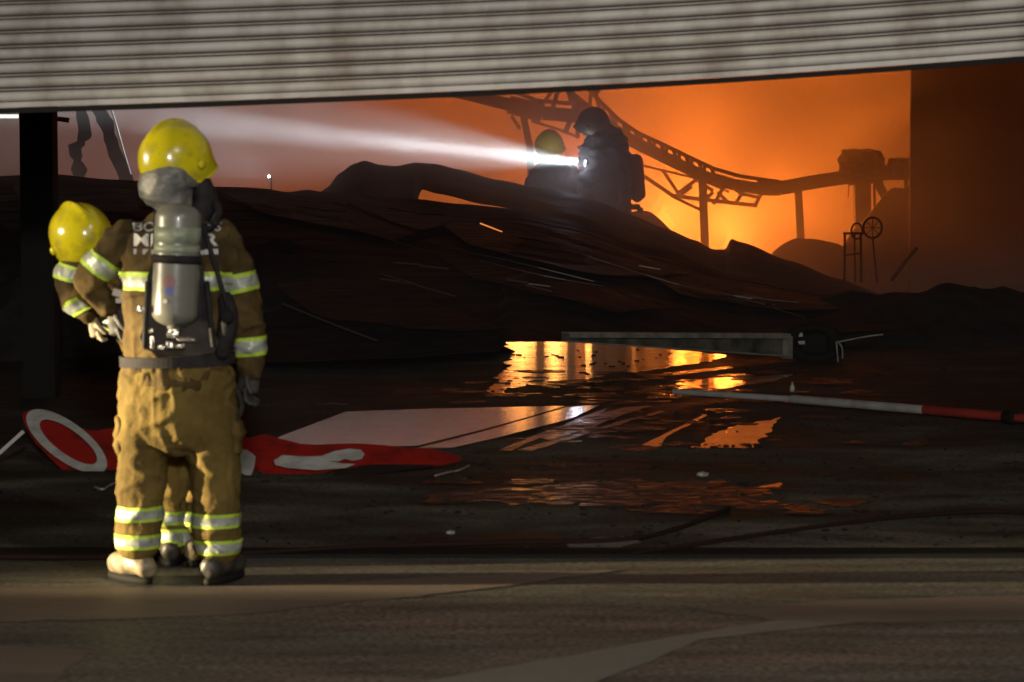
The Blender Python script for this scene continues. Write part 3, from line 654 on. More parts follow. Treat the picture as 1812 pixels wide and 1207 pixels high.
# fallen beam
fb = empty('steel_channel', G(1200, 625), 'long pale steel channel lying in front of the roof sheet beside the glowing puddle', 'beam')
A0, A1 = P(1000, 604, 22.3), P(1392, 630, 23.9); t = (A1 - A0).normalized(); n_ = Vector((-t.y, t.x, 0)).normalized(); U_ = Vector((0, 0, 1))
B0, B1 = P(1000, 589, 22.3), P(1392, 591, 23.9)
for p_, q_ in ((A0, A1), (B0, B1)):
    bm = bmesh.new(); bar(bm, p_, q_, .012, .09, up=n_); mk('flange', bm, MAT['steel'], fb, smooth=False)
bm = bmesh.new(); slab(bm, [A0 + n_ * .04, A1 + n_ * .04, B1 + n_ * .04, B0 + n_ * .04], .008, n_); mk('web', bm, MAT['web'], fb, smooth=False)
bm = bmesh.new(); bar(bm, B0 - n_ * .049 - U_ * .018, B1 - n_ * .049 - U_ * .018, .035, .006, up=n_); mk('lip', bm, MAT['steel'], fb, smooth=False)
bm = bmesh.new(); bar(bm, A1 + U_ * -.02, A1 + U_ * .17, .012, .13, up=n_); mk('end_plate', bm, MAT['steel'], fb, smooth=False)
for a, b, w in (((1362, 596), (1420, 592), 7), ((1372, 608), (1424, 606), 6), ((1395, 590), (1392, 622), 8)):
    bm = bmesh.new(); pb(bm, a, b, 24.0, w); mk('bracket', bm, MAT['steel'], fb, smooth=False)
# tyre-like lump, wire frame
tw = empty('burnt_tyre', P(1450, 632, 24), 'burnt black tyre lump at the right end of the steel channel', 'tyre')
bm = bmesh.new(); cc = P(1440, 606, 24.0)
prof_ = []
for k in range(33):
    a = 2 * math.pi * k / 32; v = []
    for j in range(10):
        b = 2 * math.pi * j / 10; r = .17 + .06 * math.cos(b)
        rr = r * (1 + .08 * noise.noise(Vector((a * 2, b, 1))))
        v.append(bm.verts.new(cc + Vector((math.cos(a) * rr * 1.15, .08 * math.sin(b) + math.sin(a) * .08, math.sin(a) * rr * .75))))
    prof_.append(v)
for a, b in zip(prof_, prof_[1:]):
    for j in range(10): bm.faces.new((a[j], a[(j + 1) % 10], b[(j + 1) % 10], b[j]))
mk('tread', bm, MAT['rubber'], tw)
lump(tw, 'hub', 1440, 607, 24.05, 45, 34, .1, MAT['rubber'], 31, .1)
wf = empty('wire_stand', G(1488, 634), 'thin bent silvery wire stand right of the burnt tyre', 'stand')
for pts in ([(1482, 604), (1490, 615), (1491, 634)], [(1480, 606), (1530, 596), (1562, 592)], [(1480, 606), (1483, 640)]):
    bm = bmesh.new(); pipe(bm, [P(x, y, 23.6) for x, y in pts], .008, 6); mk('wire', bm, MAT['steel'], wf)
# small items
bo = empty('bottle', G(1402, 694), 'small clear bottle standing on the dark floor above the white pole', 'bottle')
bm = bmesh.new(); a = G(1402, 694); lathe(bm, a, (0, 0, 1), [(0, .018), (.04, .02), (.055, .008), (.065, .008)], 12); mk('body', bm, MAT['white'], bo)
bm = bmesh.new(); lathe(bm, a + Vector((0, 0, .066)), (0, 0, 1), [(0, .010), (.01, .010)], 10); mk('cap', bm, MAT['steel'], bo)
def wire(pts, r, m, name, label, cat, z=.02):
    bm = bmesh.new(); pipe(bm, [G(x, y, z) for x, y in pts], r, 8, 6); return tag(mk(name, bm, m), label, cat)
wire([(1120, 980), (1200, 968), (1330, 948), (1500, 925), (1650, 910), (1760, 905), (1900, 912)], .011, MAT['hose'], 'fire_hose', 'dark red hose curving across the floor at lower right', 'hose', .011)
wire([(-60, 985), (300, 985), (640, 968), (900, 960), (1140, 950), (1290, 900)], .012, MAT['hose'], 'cable', 'thin dark cable running across the floor behind the boots', 'cable', .014)
wire([(770, 842), (792, 836), (812, 832), (830, 824)], .006, MAT['steel'], 'wire', 'short bent wire on the floor right of the red sign', 'wire')
wire([(168, 862), (182, 866), (196, 858), (215, 850)], .007, MAT['steel'], 'wire', 'short bent wire under the letter ring of the red sign', 'wire')
bm = bmesh.new(); bar(bm, P(-30, 828, 15.8), P(42, 763, 15.8), .020); 
tag(mk('stick', bm, MAT['pole_white'], smooth=False), 'thin white stick leaning up to the red sign at the left edge', 'stick')
bm = bmesh.new(); a = G(1243, 846, .0); bmesh.ops.create_icosphere(bm, subdivisions=1, radius=.03, matrix=Matrix.Translation(a + Vector((0, 0, .02))) @ Matrix.Diagonal((1.3, 1, .6, 1)))
tag(mk('litter', bm, MAT['steel'], smooth=False), 'small pale scrap on the dark floor between the orange puddles', 'litter')
bm = bmesh.new(); a = G(797, 946, .0); bmesh.ops.create_icosphere(bm, subdivisions=1, radius=.02, matrix=Matrix.Translation(a + Vector((0, 0, .01))) @ Matrix.Diagonal((1.3, 1, .6, 1)))
tag(mk('litter', bm, MAT['steel'], smooth=False), 'tiny pale scrap near the shutter threshold, centre of the floor', 'litter')

# fallen sign: red panels with white letters
sg = empty('fallen_sign', G(400, 840), 'crumpled red fascia sign with white letters lying behind the firefighters', 'sign')
def smooth_poly(pts, n=4):
    q = [(*p,) for p in pts]; L_ = len(q); out = []
    for i in range(L_):
        p0, p1, p2, p3 = q[i - 1], q[i], q[(i + 1) % L_], q[(i + 2) % L_]
        for k in range(n):
            t = k / n
            out.append(tuple(.5 * ((2 * b) + (-a + c) * t + (2 * a - 5 * b + 4 * c - d) * t * t + (-a + 3 * b - 3 * c + d) * t ** 3) for a, b, c, d in zip(p0, p1, p2, p3)))
    return out
def sign_Y(px, py):                     # the panels lean back: their upper edges are farther away
    base = 855 if px < 330 else 842
    return 15.9 + (base - py) * .0075
def sheet_on(name, pix, m, lift=0, th=.006, sm_=True, warp=0):
    pts = smooth_poly(pix, 4) if sm_ else pix
    bm = bmesh.new(); v = []
    for x, y in pts:
        Y = sign_Y(x, y) - lift + warp * math.sin(x * .03)
        v.append(P(x, y, Y))
    slab(bm, v, th, (0, 1, 0)); tri(bm)
    return mk(name, bm, m, sg, smooth=False)
sheet_on('panel', [(40, 733), (66, 727), (110, 742), (160, 762), (214, 758), (232, 800), (222, 842), (196, 862), (165, 856), (120, 838), (78, 800), (52, 768)], MAT['red'])
sheet_on('panel', [(205, 770), (300, 772), (425, 775), (468, 769), (500, 778), (530, 786), (505, 800), (470, 838), (440, 835), (300, 832), (210, 830)], MAT['red'], -.06)
sheet_on('panel', [(452, 800), (500, 786), (560, 787), (630, 785), (700, 790), (770, 796), (818, 812), (772, 824), (690, 826), (620, 828), (560, 838), (470, 842)], MAT['red'], .05)
sheet_on('panel', [(590, 838), (640, 824), (700, 822), (770, 824), (700, 834), (640, 842), (600, 852)], MAT['char'], .1)
# the letter O as a ring
def ringletter(cx, cy, a, b, ang, a2, b2, dx=0, dy=0):
    bm = bmesh.new(); N_ = 44; ca, sa = math.cos(ang), math.sin(ang); rows = []
    for k in range(N_):
        t = 2 * math.pi * k / N_
        def pt(A, B, ox, oy, l):
            x = ox + A * math.cos(t) * ca - B * math.sin(t) * sa; y = oy + A * math.cos(t) * sa + B * math.sin(t) * ca
            return bm.verts.new(P(x, y, sign_Y(x, y) - l))
        rows.append([pt(a, b, cx, cy, .05), pt(a2, b2, cx + dx, cy + dy, .05), pt(a2, b2, cx + dx, cy + dy, .008), pt(a, b, cx, cy, .008)])
    for k in range(N_):
        p, q = rows[k], rows[(k + 1) % N_]
        for j in range(4): bm.faces.new((p[j], q[j], q[(j + 1) % 4], p[(j + 1) % 4]))
    return mk('letter', bm, MAT['white'], sg, smooth=False)
ringletter(118, 781, 85, 34, R(36), 61, 21, 3, 1)
sheet_on('letter', [(412, 796), (436, 796), (452, 808), (450, 826), (443, 845), (412, 830)], MAT['white'], .09, .02, False)
cr3 = lambda L_: [(400 + x / 3.02, 640 + y / 3.02) for x, y in L_]
sheet_on('letter', cr3([(255, 528), (300, 500), (420, 508), (510, 505), (580, 478), (660, 465), (720, 472), (740, 495), (725, 520), (680, 530), (635, 520), (600, 533), (530, 528), (620, 545), (690, 548), (640, 568), (480, 580), (330, 568), (262, 552)]), MAT['white'], .10, .02, False)

# scattered rubble on the floor
bm = bmesh.new(); rng = random.Random(5)
for i in range(1100):
    px, py = rng.uniform(-50, 1860), 610 + 375 * rng.random() ** 1.1
    if 860 < px < 1420 and py < 800 and rng.random() < .85: continue
    if 480 < px < 1100 and 700 < py < 800: continue
    g = G(px, py); s = rng.uniform(.004, .018) * (1.6 if rng.random() < .05 else 1)
    rot = Matrix.Rotation(rng.uniform(0, 6), 4, 'Z') @ Matrix.Rotation(rng.uniform(-.4, .4), 4, 'X')
    bmesh.ops.create_cube(bm, size=1, matrix=Matrix.Translation(g + Vector((0, 0, s * .25))) @ rot @ Matrix.Diagonal((s * rng.uniform(.7, 2.6), s, s * rng.uniform(.25, .7), 1)))
for i in range(170):
    px, py = rng.choice(((rng.gauss(950, 45), rng.gauss(631, 3)), (rng.uniform(880, 1180), rng.gauss(682, 5)), (rng.uniform(1000, 1200), rng.uniform(615, 665)), (rng.uniform(1210, 1370), rng.gauss(790, 3)), (rng.uniform(560, 900), rng.gauss(760, 18))))
    g = G(px, py); s = rng.uniform(.006, .022)
    bmesh.ops.create_cube(bm, size=1, matrix=Matrix.Translation(g + Vector((0, 0, s * .3))) @ Matrix.Rotation(rng.uniform(0, 6), 4, 'Z') @ Matrix.Diagonal((s * rng.uniform(1, 3), s, s * .5, 1)))
for v in bm.verts: v.co += Vector((noise.noise(v.co * 40), noise.noise(v.co * 37 + Vector((9, 0, 0))), 0)) * .008
tag(mk('rubble', bm, MAT['rubble'], smooth=False), 'small charred rubble scattered over the wet floor', 'rubble', kind='stuff')

# ------------------------------------------------------------------ firefighters
def folds(k=1.0, seed=0):
    s = Vector((seed, seed * 2.1, 0))
    def f(p):
        a = noise.noise(Vector((p.x * 7, p.y * 7, p.z * 8)) + s)
        w = Vector((noise.noise(p * 5 + s), noise.noise(p * 5 + s * 2), 0)) * .6
        q1 = Vector((p.x * 3.5 + p.z * 2.6, p.y * 3, p.z * 6.5 - p.x * 3.2)) + s + w
        q2 = Vector((p.x * 4.0 - p.z * 3.2, p.y * 3, p.z * 6.0 + p.x * 4.0)) + s * 3 + w
        q3 = Vector((p.x * 11, p.y * 9, p.z * 4.5)) + s * 5
        rd = lambda q, k_: max(0, 1 - abs(noise.noise(q)) * k_)
        return k * (.006 * a + .017 * rd(q1, 4.5) + .013 * rd(q2, 5) + .006 * rd(q3, 4) + .004 * rd(q1 * 2.3, 4) - .008)
    return f
def chain(bm, pts, Y, sub=4, seg=18):   # pts: (px, py, dY, r px, depth px)
    tube(bm, [(*P(x, y, Y + dy), M(r, Y + dy), M(rd, Y + dy)) for x, y, dy, r, rd in pts], seg, sub)
def band(me, centre, axis, w, rad, off, name, material, parent):
    b = bmesh.new(); b.from_mesh(me); a = Vector(axis).normalized(); c = Vector(centre)
    for s in (1, -1):
        g = b.verts[:] + b.edges[:] + b.faces[:]
        bmesh.ops.bisect_plane(b, geom=g, plane_co=c + a * (w / 2 * s), plane_no=a * s, clear_outer=True)
    dl = [f for f in b.faces if (f.calc_center_median() - c).length > rad]
    bmesh.ops.delete(b, geom=dl, context='FACES')
    b.normal_update()
    for v in b.verts: v.co += v.normal * off
    if not len(b.verts): b.free(); return None
    return mk(name, b, material, parent)
def stripe(me, centre, axis, w, rad, parent):
    o = band(me, centre, axis, w, rad, .004, 'reflective_band', MAT['lime'], parent)
    if o: band(me, centre, axis, w * .55, rad, .0065, 'silver_strip', MAT['silver'], o)
def helmet(parent, c, s, yaw, pitch=0, roll=0, hm=None):
    hm = hm or MAT['helmet']
    """jet helmet shell with crest, front peak and ear rims; c centre, s scale"""
    rot = Matrix.Rotation(yaw, 3, 'Z') @ Matrix.Rotation(roll, 3, 'Y') @ Matrix.Rotation(pitch, 3, 'X')
    bm = bmesh.new(); NA, NE = 48, 20; lay = []
    for inner in (0, 1):
        k = .94 if inner else 1.0; rows = []
        for j in range(NE + 1):
            row = []
            for i in range(NA):
                az = 2 * math.pi * i / NA; f = math.cos(az)              # az 0 = front (+y)
                low = -.62 - .20 * max(0, -f) - .10 * abs(math.sin(az)) + .42 * max(0, f) ** 2
                low = max(low, -.86); e0 = math.asin(low); el = math.pi / 2 + (e0 - math.pi / 2) * j / NE
                r = 1.0
                x = math.sin(az) * math.cos(el) * .150; y = math.cos(az) * math.cos(el) * .178; z = math.sin(el) * .165
                if z < 0: x *= 1 + .10 * (z / -.15); y *= 1 + .06 * (z / -.15)
                cr = math.exp(-(x / .018) ** 2) * max(0, math.sin(el) + .15) * .016
                v = Vector((x, y, z)) * k; v.z += cr
                if f > .35 and j > NE - 4: v.y += .012 * (j - NE + 4) * (f - .35); v.z -= .002 * (j - NE + 4)   # peak
                if j == NE and not inner: v.x *= 1.02; v.y *= 1.02
                row.append(bm.verts.new(c + rot @ (v * s)))
            rows.append(row)
        for a, b in zip(rows, rows[1:]):
            for i in range(NA):
                q = (a[i], a[(i + 1) % NA], b[(i + 1) % NA], b[i])
                bm.faces.new(q if inner else q[::-1])
        lay.append(rows)
    for i in range(NA): bm.faces.new((lay[0][-1][i], lay[0][-1][(i + 1) % NA], lay[1][-1][(i + 1) % NA], lay[1][-1][i]))
    bmesh.ops.remove_doubles(bm, verts=bm.verts[:], dist=.0006)
    h = mk('helmet', bm, hm, parent)
    for sx in (-1, 1):
        bm = bmesh.new(); q = c + rot @ (Vector((sx * .146, .045, -.03)) * s)
        lathe(bm, q, rot @ Vector((sx, .1, 0)), [(0, .022 * s), (.012 * s, .020 * s), (.016 * s, .010 * s)], 14); mk('hinge', bm, hm, h)
    return rot
    bm = bmesh.new()
    pts = [c + rot @ (Vector((math.sin(a) * .158, math.cos(a) * .182, -.118)) * s) for a in [math.pi * (.62 + .76 * k / 12) for k in range(13)]]
    pipe(bm, pts, .006 * s, 6, 2); mk('rim_trim', bm, MAT['black'], h)
    return rot
def glove(parent, wrist, d, side, s, m, curl=.9, name='glove'):
    """palm, four unequal bent fingers, thumb from the side; wrist and direction in world space"""
    w = Vector(wrist); d = Vector(d).normalized(); side = Vector(side).normalized(); nrm = d.cross(side).normalized()
    bm = bmesh.new()
    def ch(pts): tube(bm, [(*(w + (d * a + side * b + nrm * c_) * s), r * s, r * s) for a, b, c_, r in pts], 10, 3)
    tube(bm, [(*(w + d * (-.03 * s)), .030 * s, .024 * s), (*(w + d * (.04 * s)), .042 * s, .020 * s), (*(w + d * (.09 * s)), .044 * s, .018 * s)], 12, 3)
    for i, (o, l) in enumerate(((-.033, .070), (-.011, .082), (.011, .077), (.032, .060))):
        c1, c2 = math.cos(curl * .5), math.sin(curl * .5); c3, c4 = math.cos(curl * 1.5), math.sin(curl * 1.5)
        ch([(.075, o, 0, .0115), (.095 + l * .45 * c1, o * 1.12, l * .45 * c2, .0105), (.095 + l * .45 * c1 + l * .4 * c3, o * 1.15, l * .45 * c2 + l * .4 * c4, .0095)])
    ch([(.02, -.035, .0, .014), (.055, -.062, .018, .0125), (.085, -.062, .04, .011)])
    return mk(name, remesh(bm, .006 * s, 2), m, parent)
def boot(parent, px, py, Y, h_px, dirx, m, w=34):
    bm = bmesh.new(); a = P(px, py, Y); gx = a.x; z0 = .03
    tube(bm, [(gx, Y, .10 + M(h_px, Y), M(w, Y), M(w, Y)), (gx, Y, .16, M(w * .9, Y), M(w * .95, Y)), (gx, Y, .07, M(w * .85, Y), .065)], 16, 3)
    d = Vector((dirx, 1, 0)).normalized()
    q = Vector((gx, Y, 0)); pts = []
    for k, (l, wd, hh) in enumerate(((-.095, .043, .050), (-.03, .049, .068), (.07, .052, .060), (.15, .055, .046), (.19, .046, .036))):
        p = q + d * l; pts.append((p.x, p.y, hh + .012, wd, hh))
    tube(bm, pts, 16, 3)
    me = remesh(bm, .009, 3, lambda p: .003 * noise.noise(p * 24))
    for v in me.vertices: v.co.z = max(v.co.z, .022)
    b = mk('boot', me, m, parent)
    bm = bmesh.new(); n = 20; lo, hi = [], []
    for k in range(n):
        t = 2 * math.pi * k / n; l = .05 + .168 * math.cos(t); wd = .056 * math.sin(t) * (1.0 + .12 * math.cos(t))
        p = q + d * l + Vector((d.y, -d.x, 0)) * wd
        lo.append(bm.verts.new((p.x, p.y, .0))); hi.append(bm.verts.new((p.x, p.y, .026)))
    bm.faces.new(lo[::-1]); bm.faces.new(hi)
    for k in range(n): bm.faces.new((lo[k], lo[(k + 1) % n], hi[(k + 1) % n], hi[k]))
    bmesh.ops.recalc_face_normals(bm, faces=bm.faces[:])
    mk('sole', bm, MAT['rubber'], b)
    return b
def face(parent, c, s, rot):            # head with nose, brow, ears as one surface with the body's neck: returned as chains
    out = []
    for v, r in (((0, .0, .0), (.078, .095, .115)), ((0, .085, -.035), (.014, .016, .022)), ((0, .07, -.085), (.045, .04, .035)), ((-.08, 0, -.03), (.012, .018, .032)), ((.08, 0, -.03), (.012, .018, .032)), ((-.03, .08, .0), (.017, .012, .012)), ((.03, .08, .0), (.017, .012, .012)), ((0, .088, -.066), (.024, .01, .007))):
        out.append((c + rot @ (Vector(v) * s), Vector(r) * s))
    return out
def body(parent, blobs, chains, Y, vox):
    bm = bmesh.new()
    for c, r in blobs:
        bmesh.ops.create_uvsphere(bm, u_segments=20, v_segments=14, radius=1, matrix=Matrix.Translation(c) @ Matrix.Diagonal((*r, 1)))
    for ch_ in chains: chain(bm, ch_, Y, 3, 12)
    return mk('body', remesh(bm, vox, 2), MAT['skin'], parent)

# --- first firefighter, nearest, with the air cylinder
Y1 = 12.0
ff = empty('person', (P(314, 1035, Y1).x, Y1, 0), 'tall firefighter seen from behind in tan turnout gear with air cylinder and yellow helmet', 'person')
bm = bmesh.new()
chain(bm, [(308, 392, 0, 52, 40), (308, 420, 0, 92, 58), (308, 470, 0, 94, 66), (308, 530, 0, 90, 66), (312, 600, 0, 90, 66), (314, 650, 0, 96, 70), (314, 676, 0, 99, 72)], Y1)
chain(bm, [(228, 412, 0, 29, 34), (198, 444, .0, 28, 33), (160, 490, .02, 25, 30), (172, 524, .06, 22, 27), (202, 546, .08, 19, 22)], Y1)
chain(bm, [(388, 414, 0, 31, 34), (410, 462, 0, 32, 35), (428, 520, .02, 30, 33), (441, 580, .05, 27, 30), (445, 656, .08, 22, 25)], Y1)
jm = remesh(bm, .008, 3, folds(.8, 1)); jk = mk('jacket', jm.copy(), MAT['jacket'], ff)
zc = lambda x, y, dy=0: P(x, y, Y1 + dy)
stripe(jm, zc(308, 496), (0, 0, 1), M(33, Y1), M(104, Y1) + .02, jk)
stripe(jm, zc(177, 468, .01), Vector((.75, 0, 1)), M(33, Y1), M(38, Y1) + .03, jk)
stripe(jm, zc(424, 500, .01), Vector((-.22, 0, 1)), M(34, Y1), M(40, Y1) + .02, jk)
stripe(jm, zc(444, 612, .06), Vector((-.08, 0, 1)), M(34, Y1), M(38, Y1), jk)
bm = bmesh.new()
chain(bm, [(314, 632, 0, 94, 66), (314, 680, 0, 104, 74), (313, 730, 0, 104, 76), (312, 765, 0, 96, 70)], Y1)
chain(bm, [(262, 720, 0, 54, 62), (254, 790, 0, 48, 54), (249, 860, 0, 42, 48), (247, 925, 0, 42, 46), (246, 950, 0, 40, 43), (246, 968, 0, 37, 41)], Y1)
chain(bm, [(366, 720, 0, 54, 62), (376, 790, 0, 48, 54), (381, 860, 0, 43, 48), (383, 930, 0, 42, 46), (385, 958, 0, 41, 43), (386, 976, 0, 38, 41)], Y1)
tm = remesh(bm, .008, 3, folds(.52, 4)); tj = mk('trousers', tm.copy(), MAT['cloth'], ff)
for x, y in ((247, 906), (247, 955), (383, 918), (383, 965)): stripe(tm, zc(x, y), (0, 0, 1), M(26, Y1), M(70, Y1), tj)
bm = bmesh.new()                         # bellows pocket on the left thigh
chain(bm, [(218, 745, -.02, 16, 30), (216, 800, -.02, 15, 30)], Y1); mk('pocket', remesh(bm, .012, 2, folds(.8, 8)), MAT['cloth'], tj)
bm = bmesh.new(); chain(bm, [(418, 748, .0, 10, 30), (420, 800, .0, 10, 30)], Y1); mk('pocket', remesh(bm, .012, 2, folds(.8, 9)), MAT['cloth'], tj)
boot(ff, 242, 1020, Y1 + .02, 16, -.75, MAT['boot']); boot(ff, 387, 1020, Y1 + .02, 16, .35, MAT['boot_shaded'])
hc = P(310, 280, Y1 + .03); rot = helmet(ff, hc, .92, R(-52), R(4))
blobs = face(ff, hc + Vector((0, 0, -.035)), 1.0, rot)
body(ff, blobs, [[(308, 330, .02, 26, 26), (308, 420, 0, 32, 30), (310, 520, 0, 55, 40), (313, 640, 0, 55, 40), (313, 720, 0, 58, 40)],
     [(308, 415, 0, 22, 22), (226, 418, 0, 18, 18), (164, 492, .02, 13, 13), (204, 548, .08, 9, 9)],
     [(308, 415, 0, 22, 22), (388, 418, 0, 18, 18), (430, 525, .02, 15, 15), (445, 636, .08, 9, 9)],
     [(300, 700, 0, 35, 35), (262, 740, 0, 30, 30), (250, 880, 0, 20, 20), (245, 1005, 0, 15, 15)],
     [(326, 700, 0, 35, 35), (366, 740, 0, 30, 30), (382, 880, 0, 20, 20), (386, 1005, 0, 15, 15)]], Y1, .011)
glove(ff, P(206, 550, Y1 + .08), (.15, -.1, -1), (0, 1, 0), 1.05, MAT['glove'], .9)
glove(ff, P(444, 652, Y1 + .08), (-.15, .1, -1), (.3, 1, 0), 1.1, MAT['glove'], .9)
bm = bmesh.new(); ww = P(212, 520, Y1 - .02); bar(bm, P(200, 516, Y1 - .03), P(226, 524, Y1 - .03), .03, .012); bar(bm, P(205, 532, Y1 - .03), P(224, 532, Y1 - .03), .02, .012)
mk('wrist_buckle', bm, MAT['brass'], ff, smooth=False)
# neck curtain under the helmet
bm = bmesh.new(); chain(bm, [(303, 312, .0, 52, 56), (299, 335, .0, 53, 54), (306, 356, .0, 38, 44), (312, 378, 0, 30, 36)], Y1, 4, 24)
mk('neck_curtain', remesh(bm, .009, 4, folds(.45, 12)), MAT['hood'], ff)
bm = bmesh.new(); chain(bm, [(352, 298, .03, 12, 18), (358, 330, .04, 19, 24), (364, 356, .05, 22, 26), (350, 386, .02, 20, 24)], Y1, 3, 16)
mk('breathing_mask', remesh(bm, .008, 2), MAT['black'], ff)
bm = bmesh.new(); pipe(bm, [P(378, 352, Y1 + .02), P(386, 372, Y1 - .03), P(378, 396, Y1 - .1), P(352, 410, Y1 - .17)], .018, 10); mk('air_hose', bm, MAT['black'], ff)
# breathing set
YB = Y1 - .235
ca, cb = P(316, 372, YB + .01), P(309, 566, YB)
ax = (ca - cb); Lc = ax.length; rc = M(41, YB)
bm = bmesh.new(); prof_ = [(-.040, .022), (-.036, rc * .30)] + [(-rc * .62 * math.cos(a) + .03 - .0, rc * math.sin(a)) for a in [math.pi * k / 20 for k in range(2, 11)]] + [(Lc - .03, rc)] + [(Lc - .03 + rc * .62 * math.sin(a), rc * math.cos(a)) for a in [math.pi * k / 20 for k in range(1, 10)]]
lathe(bm, cb, ax, prof_, 36); cyl = mk('air_cylinder', bm, MAT['cyl'], ff)
def cband(y0, y1, off, m, name, a0=0, a1=2 * math.pi, parent=cyl, seg=36):
    bm = bmesh.new(); u = ax.normalized(); side = u.cross(Vector((0, 1, 0))).normalized(); dep = side.cross(u)
    h0 = (P(312, y1, YB) - cb).dot(u); h1 = (P(312, y0, YB) - cb).dot(u); rws = []
    for k in range(seg + 1):
        a = a0 + (a1 - a0) * k / seg; dd = side * math.cos(a) + dep * math.sin(a)
        rws.append([bm.verts.new(cb + u * h + dd * (rc + o)) for h, o in ((h0, .0005), (h0, off), (h1, off), (h1, .0005))])
    for p, q in zip(rws, rws[1:]):
        for j in range(3): bm.faces.new((p[j], q[j], q[j + 1], p[j + 1]))
    return mk(name, bm, m, parent)
cband(402, 430, .0012, MAT['label'], 'label'); cband(434, 448, .0012, MAT['label'], 'label')
cband(451, 466, .006, MAT['black'], 'strap');
# find the side facing the viewer for the badge
def badge(px, py, r, m, off):
    bm = bmesh.new(); vs_ = []
    for k in range(18):
        x, y = px + r * math.cos(2 * math.pi * k / 18), py + r * math.sin(2 * math.pi * k / 18)
        u = ax.normalized(); q = P(x, y, YB); h = (q - cb).dot(u); base = cb + u * h; dx = q.x - base.x
        vs_.append(bm.verts.new((q.x, base.y - math.sqrt(max(0, (rc + off) ** 2 - dx * dx)), q.z)))
    bm.faces.new(vs_); tri(bm); mk('badge', bm, m, cyl, smooth=False)
badge(304, 497, 12, MAT['badge_red'], .0015); badge(305, 513, 8, MAT['badge_blue'], .003); badge(297, 531, 4, MAT['text'], .002)
for i, (a, b, w) in enumerate((((277, 372), (274, 440), 9), ((350, 372), (362, 440), 17))):
    bm = bmesh.new(); pb(bm, a, b, Y1 - .17, w, d=.006); mk('shoulder_strap', bm, MAT['black'], ff, smooth=False)
bp_ = bmesh.new(); slab(bp_, smooth_poly([P(x, y, Y1 - .165)[:] for x, y in ((268, 470), (350, 462), (362, 500), (372, 560), (378, 625), (255, 618), (262, 540))], 3), .02, (0, 1, 0)); tri(bp_)
bpl = mk('backplate', bp_, MAT['black'], ff, smooth=False)
bm = bmesh.new(); pipe(bm, [P(262, 500, Y1 - .2), P(258, 560, Y1 - .21), P(256, 612, Y1 - .2)], .012, 8); mk('rail', bm, MAT['black'], bpl)
bm = bmesh.new(); pipe(bm, [P(366, 500, Y1 - .2), P(372, 560, Y1 - .21), P(378, 612, Y1 - .2)], .012, 8); mk('rail', bm, MAT['black'], bpl)
for (x, y, w, h) in ((306, 590, 20, 16), (330, 600, 30, 7), (300, 610, 14, 12), (286, 614, 12, 8), (270, 606, 7, 22), (318, 612, 18, 8), (268, 586, 8, 7), (249, 548, 13, 13)):
    lump(bpl, 'valve', x, y, Y1 - .27, w, h, .03, MAT['brass'], x, .1)
bm = bmesh.new()                         # waist belt
lp = []
for k in range(72):
    a = 2 * math.pi * k / 72; lp.append(P(314, 636, Y1) + Vector((math.cos(a) * (M(96, Y1) + .012), math.sin(a) * (M(72, Y1) + .014), .008 * math.cos(a))))
for a, b in zip(lp, lp[1:] + lp[:1]): bar(bm, a, b + (b - a) * .05, .045, .008, up=((a + b) / 2 - P(314, 636, Y1)))
mk('waist_belt', bm, MAT['black'], ff, smooth=False)
bm = bmesh.new(); chain(bm, [(398, 525, -.12, 14, 16), (404, 560, -.13, 18, 18), (398, 600, -.12, 17, 18), (392, 628, -.12, 13, 14)], Y1, 3); mk('gauge_pouch', remesh(bm, .009, 2), MAT['black'], ff)
bm = bmesh.new(); lathe(bm, P(402, 560, Y1 - .22), (0, -1, .1), [(0, .03), (.015, .03), (.02, .022)], 18); mk('gauge', bm, MAT['rubber'], ff)
bm = bmesh.new(); pipe(bm, [P(404, 545, Y1 - .2), P(390, 500, Y1 - .21), P(372, 440, Y1 - .2), P(360, 400, Y1 - .17)], .010, 8); mk('air_hose', bm, MAT['black'], ff)
bm = bmesh.new(); pipe(bm, [P(420, 690, Y1 + .0), P(428, 720, Y1), P(418, 745, Y1)], .012, 8); mk('hanging_strap', bm, MAT['black'], ff)
# lettering across the shoulders
bvh = BVHTree.FromPolygons([v.co.copy() for v in jm.vertices], [p.vertices[:] for p in jm.polygons])
def lettering(txt, x0, y0, x1, y1, name='lettering'):
    cu = bpy.data.curves.new('t', 'FONT'); cu.body = txt; cu.align_x = 'LEFT'; cu.resolution_u = 3; cu.offset = .02
    o = bpy.data.objects.new('t', cu); COL.objects.link(o)
    me = bpy.data.meshes.new_from_object(o.evaluated_get(bpy.context.evaluated_depsgraph_get())); bpy.data.objects.remove(o)
    b = bmesh.new(); b.from_mesh(me); bmesh.ops.remove_doubles(b, verts=b.verts[:], dist=1e-5)
    if not b.verts: b.free(); return
    xs_ = [v.co.x for v in b.verts]; ys_ = [v.co.y for v in b.verts]; xa, xb, ya, yb = min(xs_), max(xs_), min(ys_), max(ys_)
    for v in b.verts:
        px = x0 + (v.co.x - xa) / (xb - xa) * (x1 - x0); py = y1 + (v.co.y - ya) / (yb - ya) * (y0 - y1)
        p = P(px, py, Y1 - .6); q = P(px, py, Y1 - .15)
        h = bvh.ray_cast(Vector((q.x, Y1 - .6, q.z)), Vector((0, 1, 0)))
        v.co = (h[0] + Vector((0, -.005, 0))) if h[0] else q
    mk(name, b, MAT['text'], jk, smooth=False)
lettering('BOMBEIROS', 234, 394, 388, 410); lettering('MILITAR', 234, 414, 384, 436)
bm = bmesh.new()                          # third row: too worn to read, a broken strip
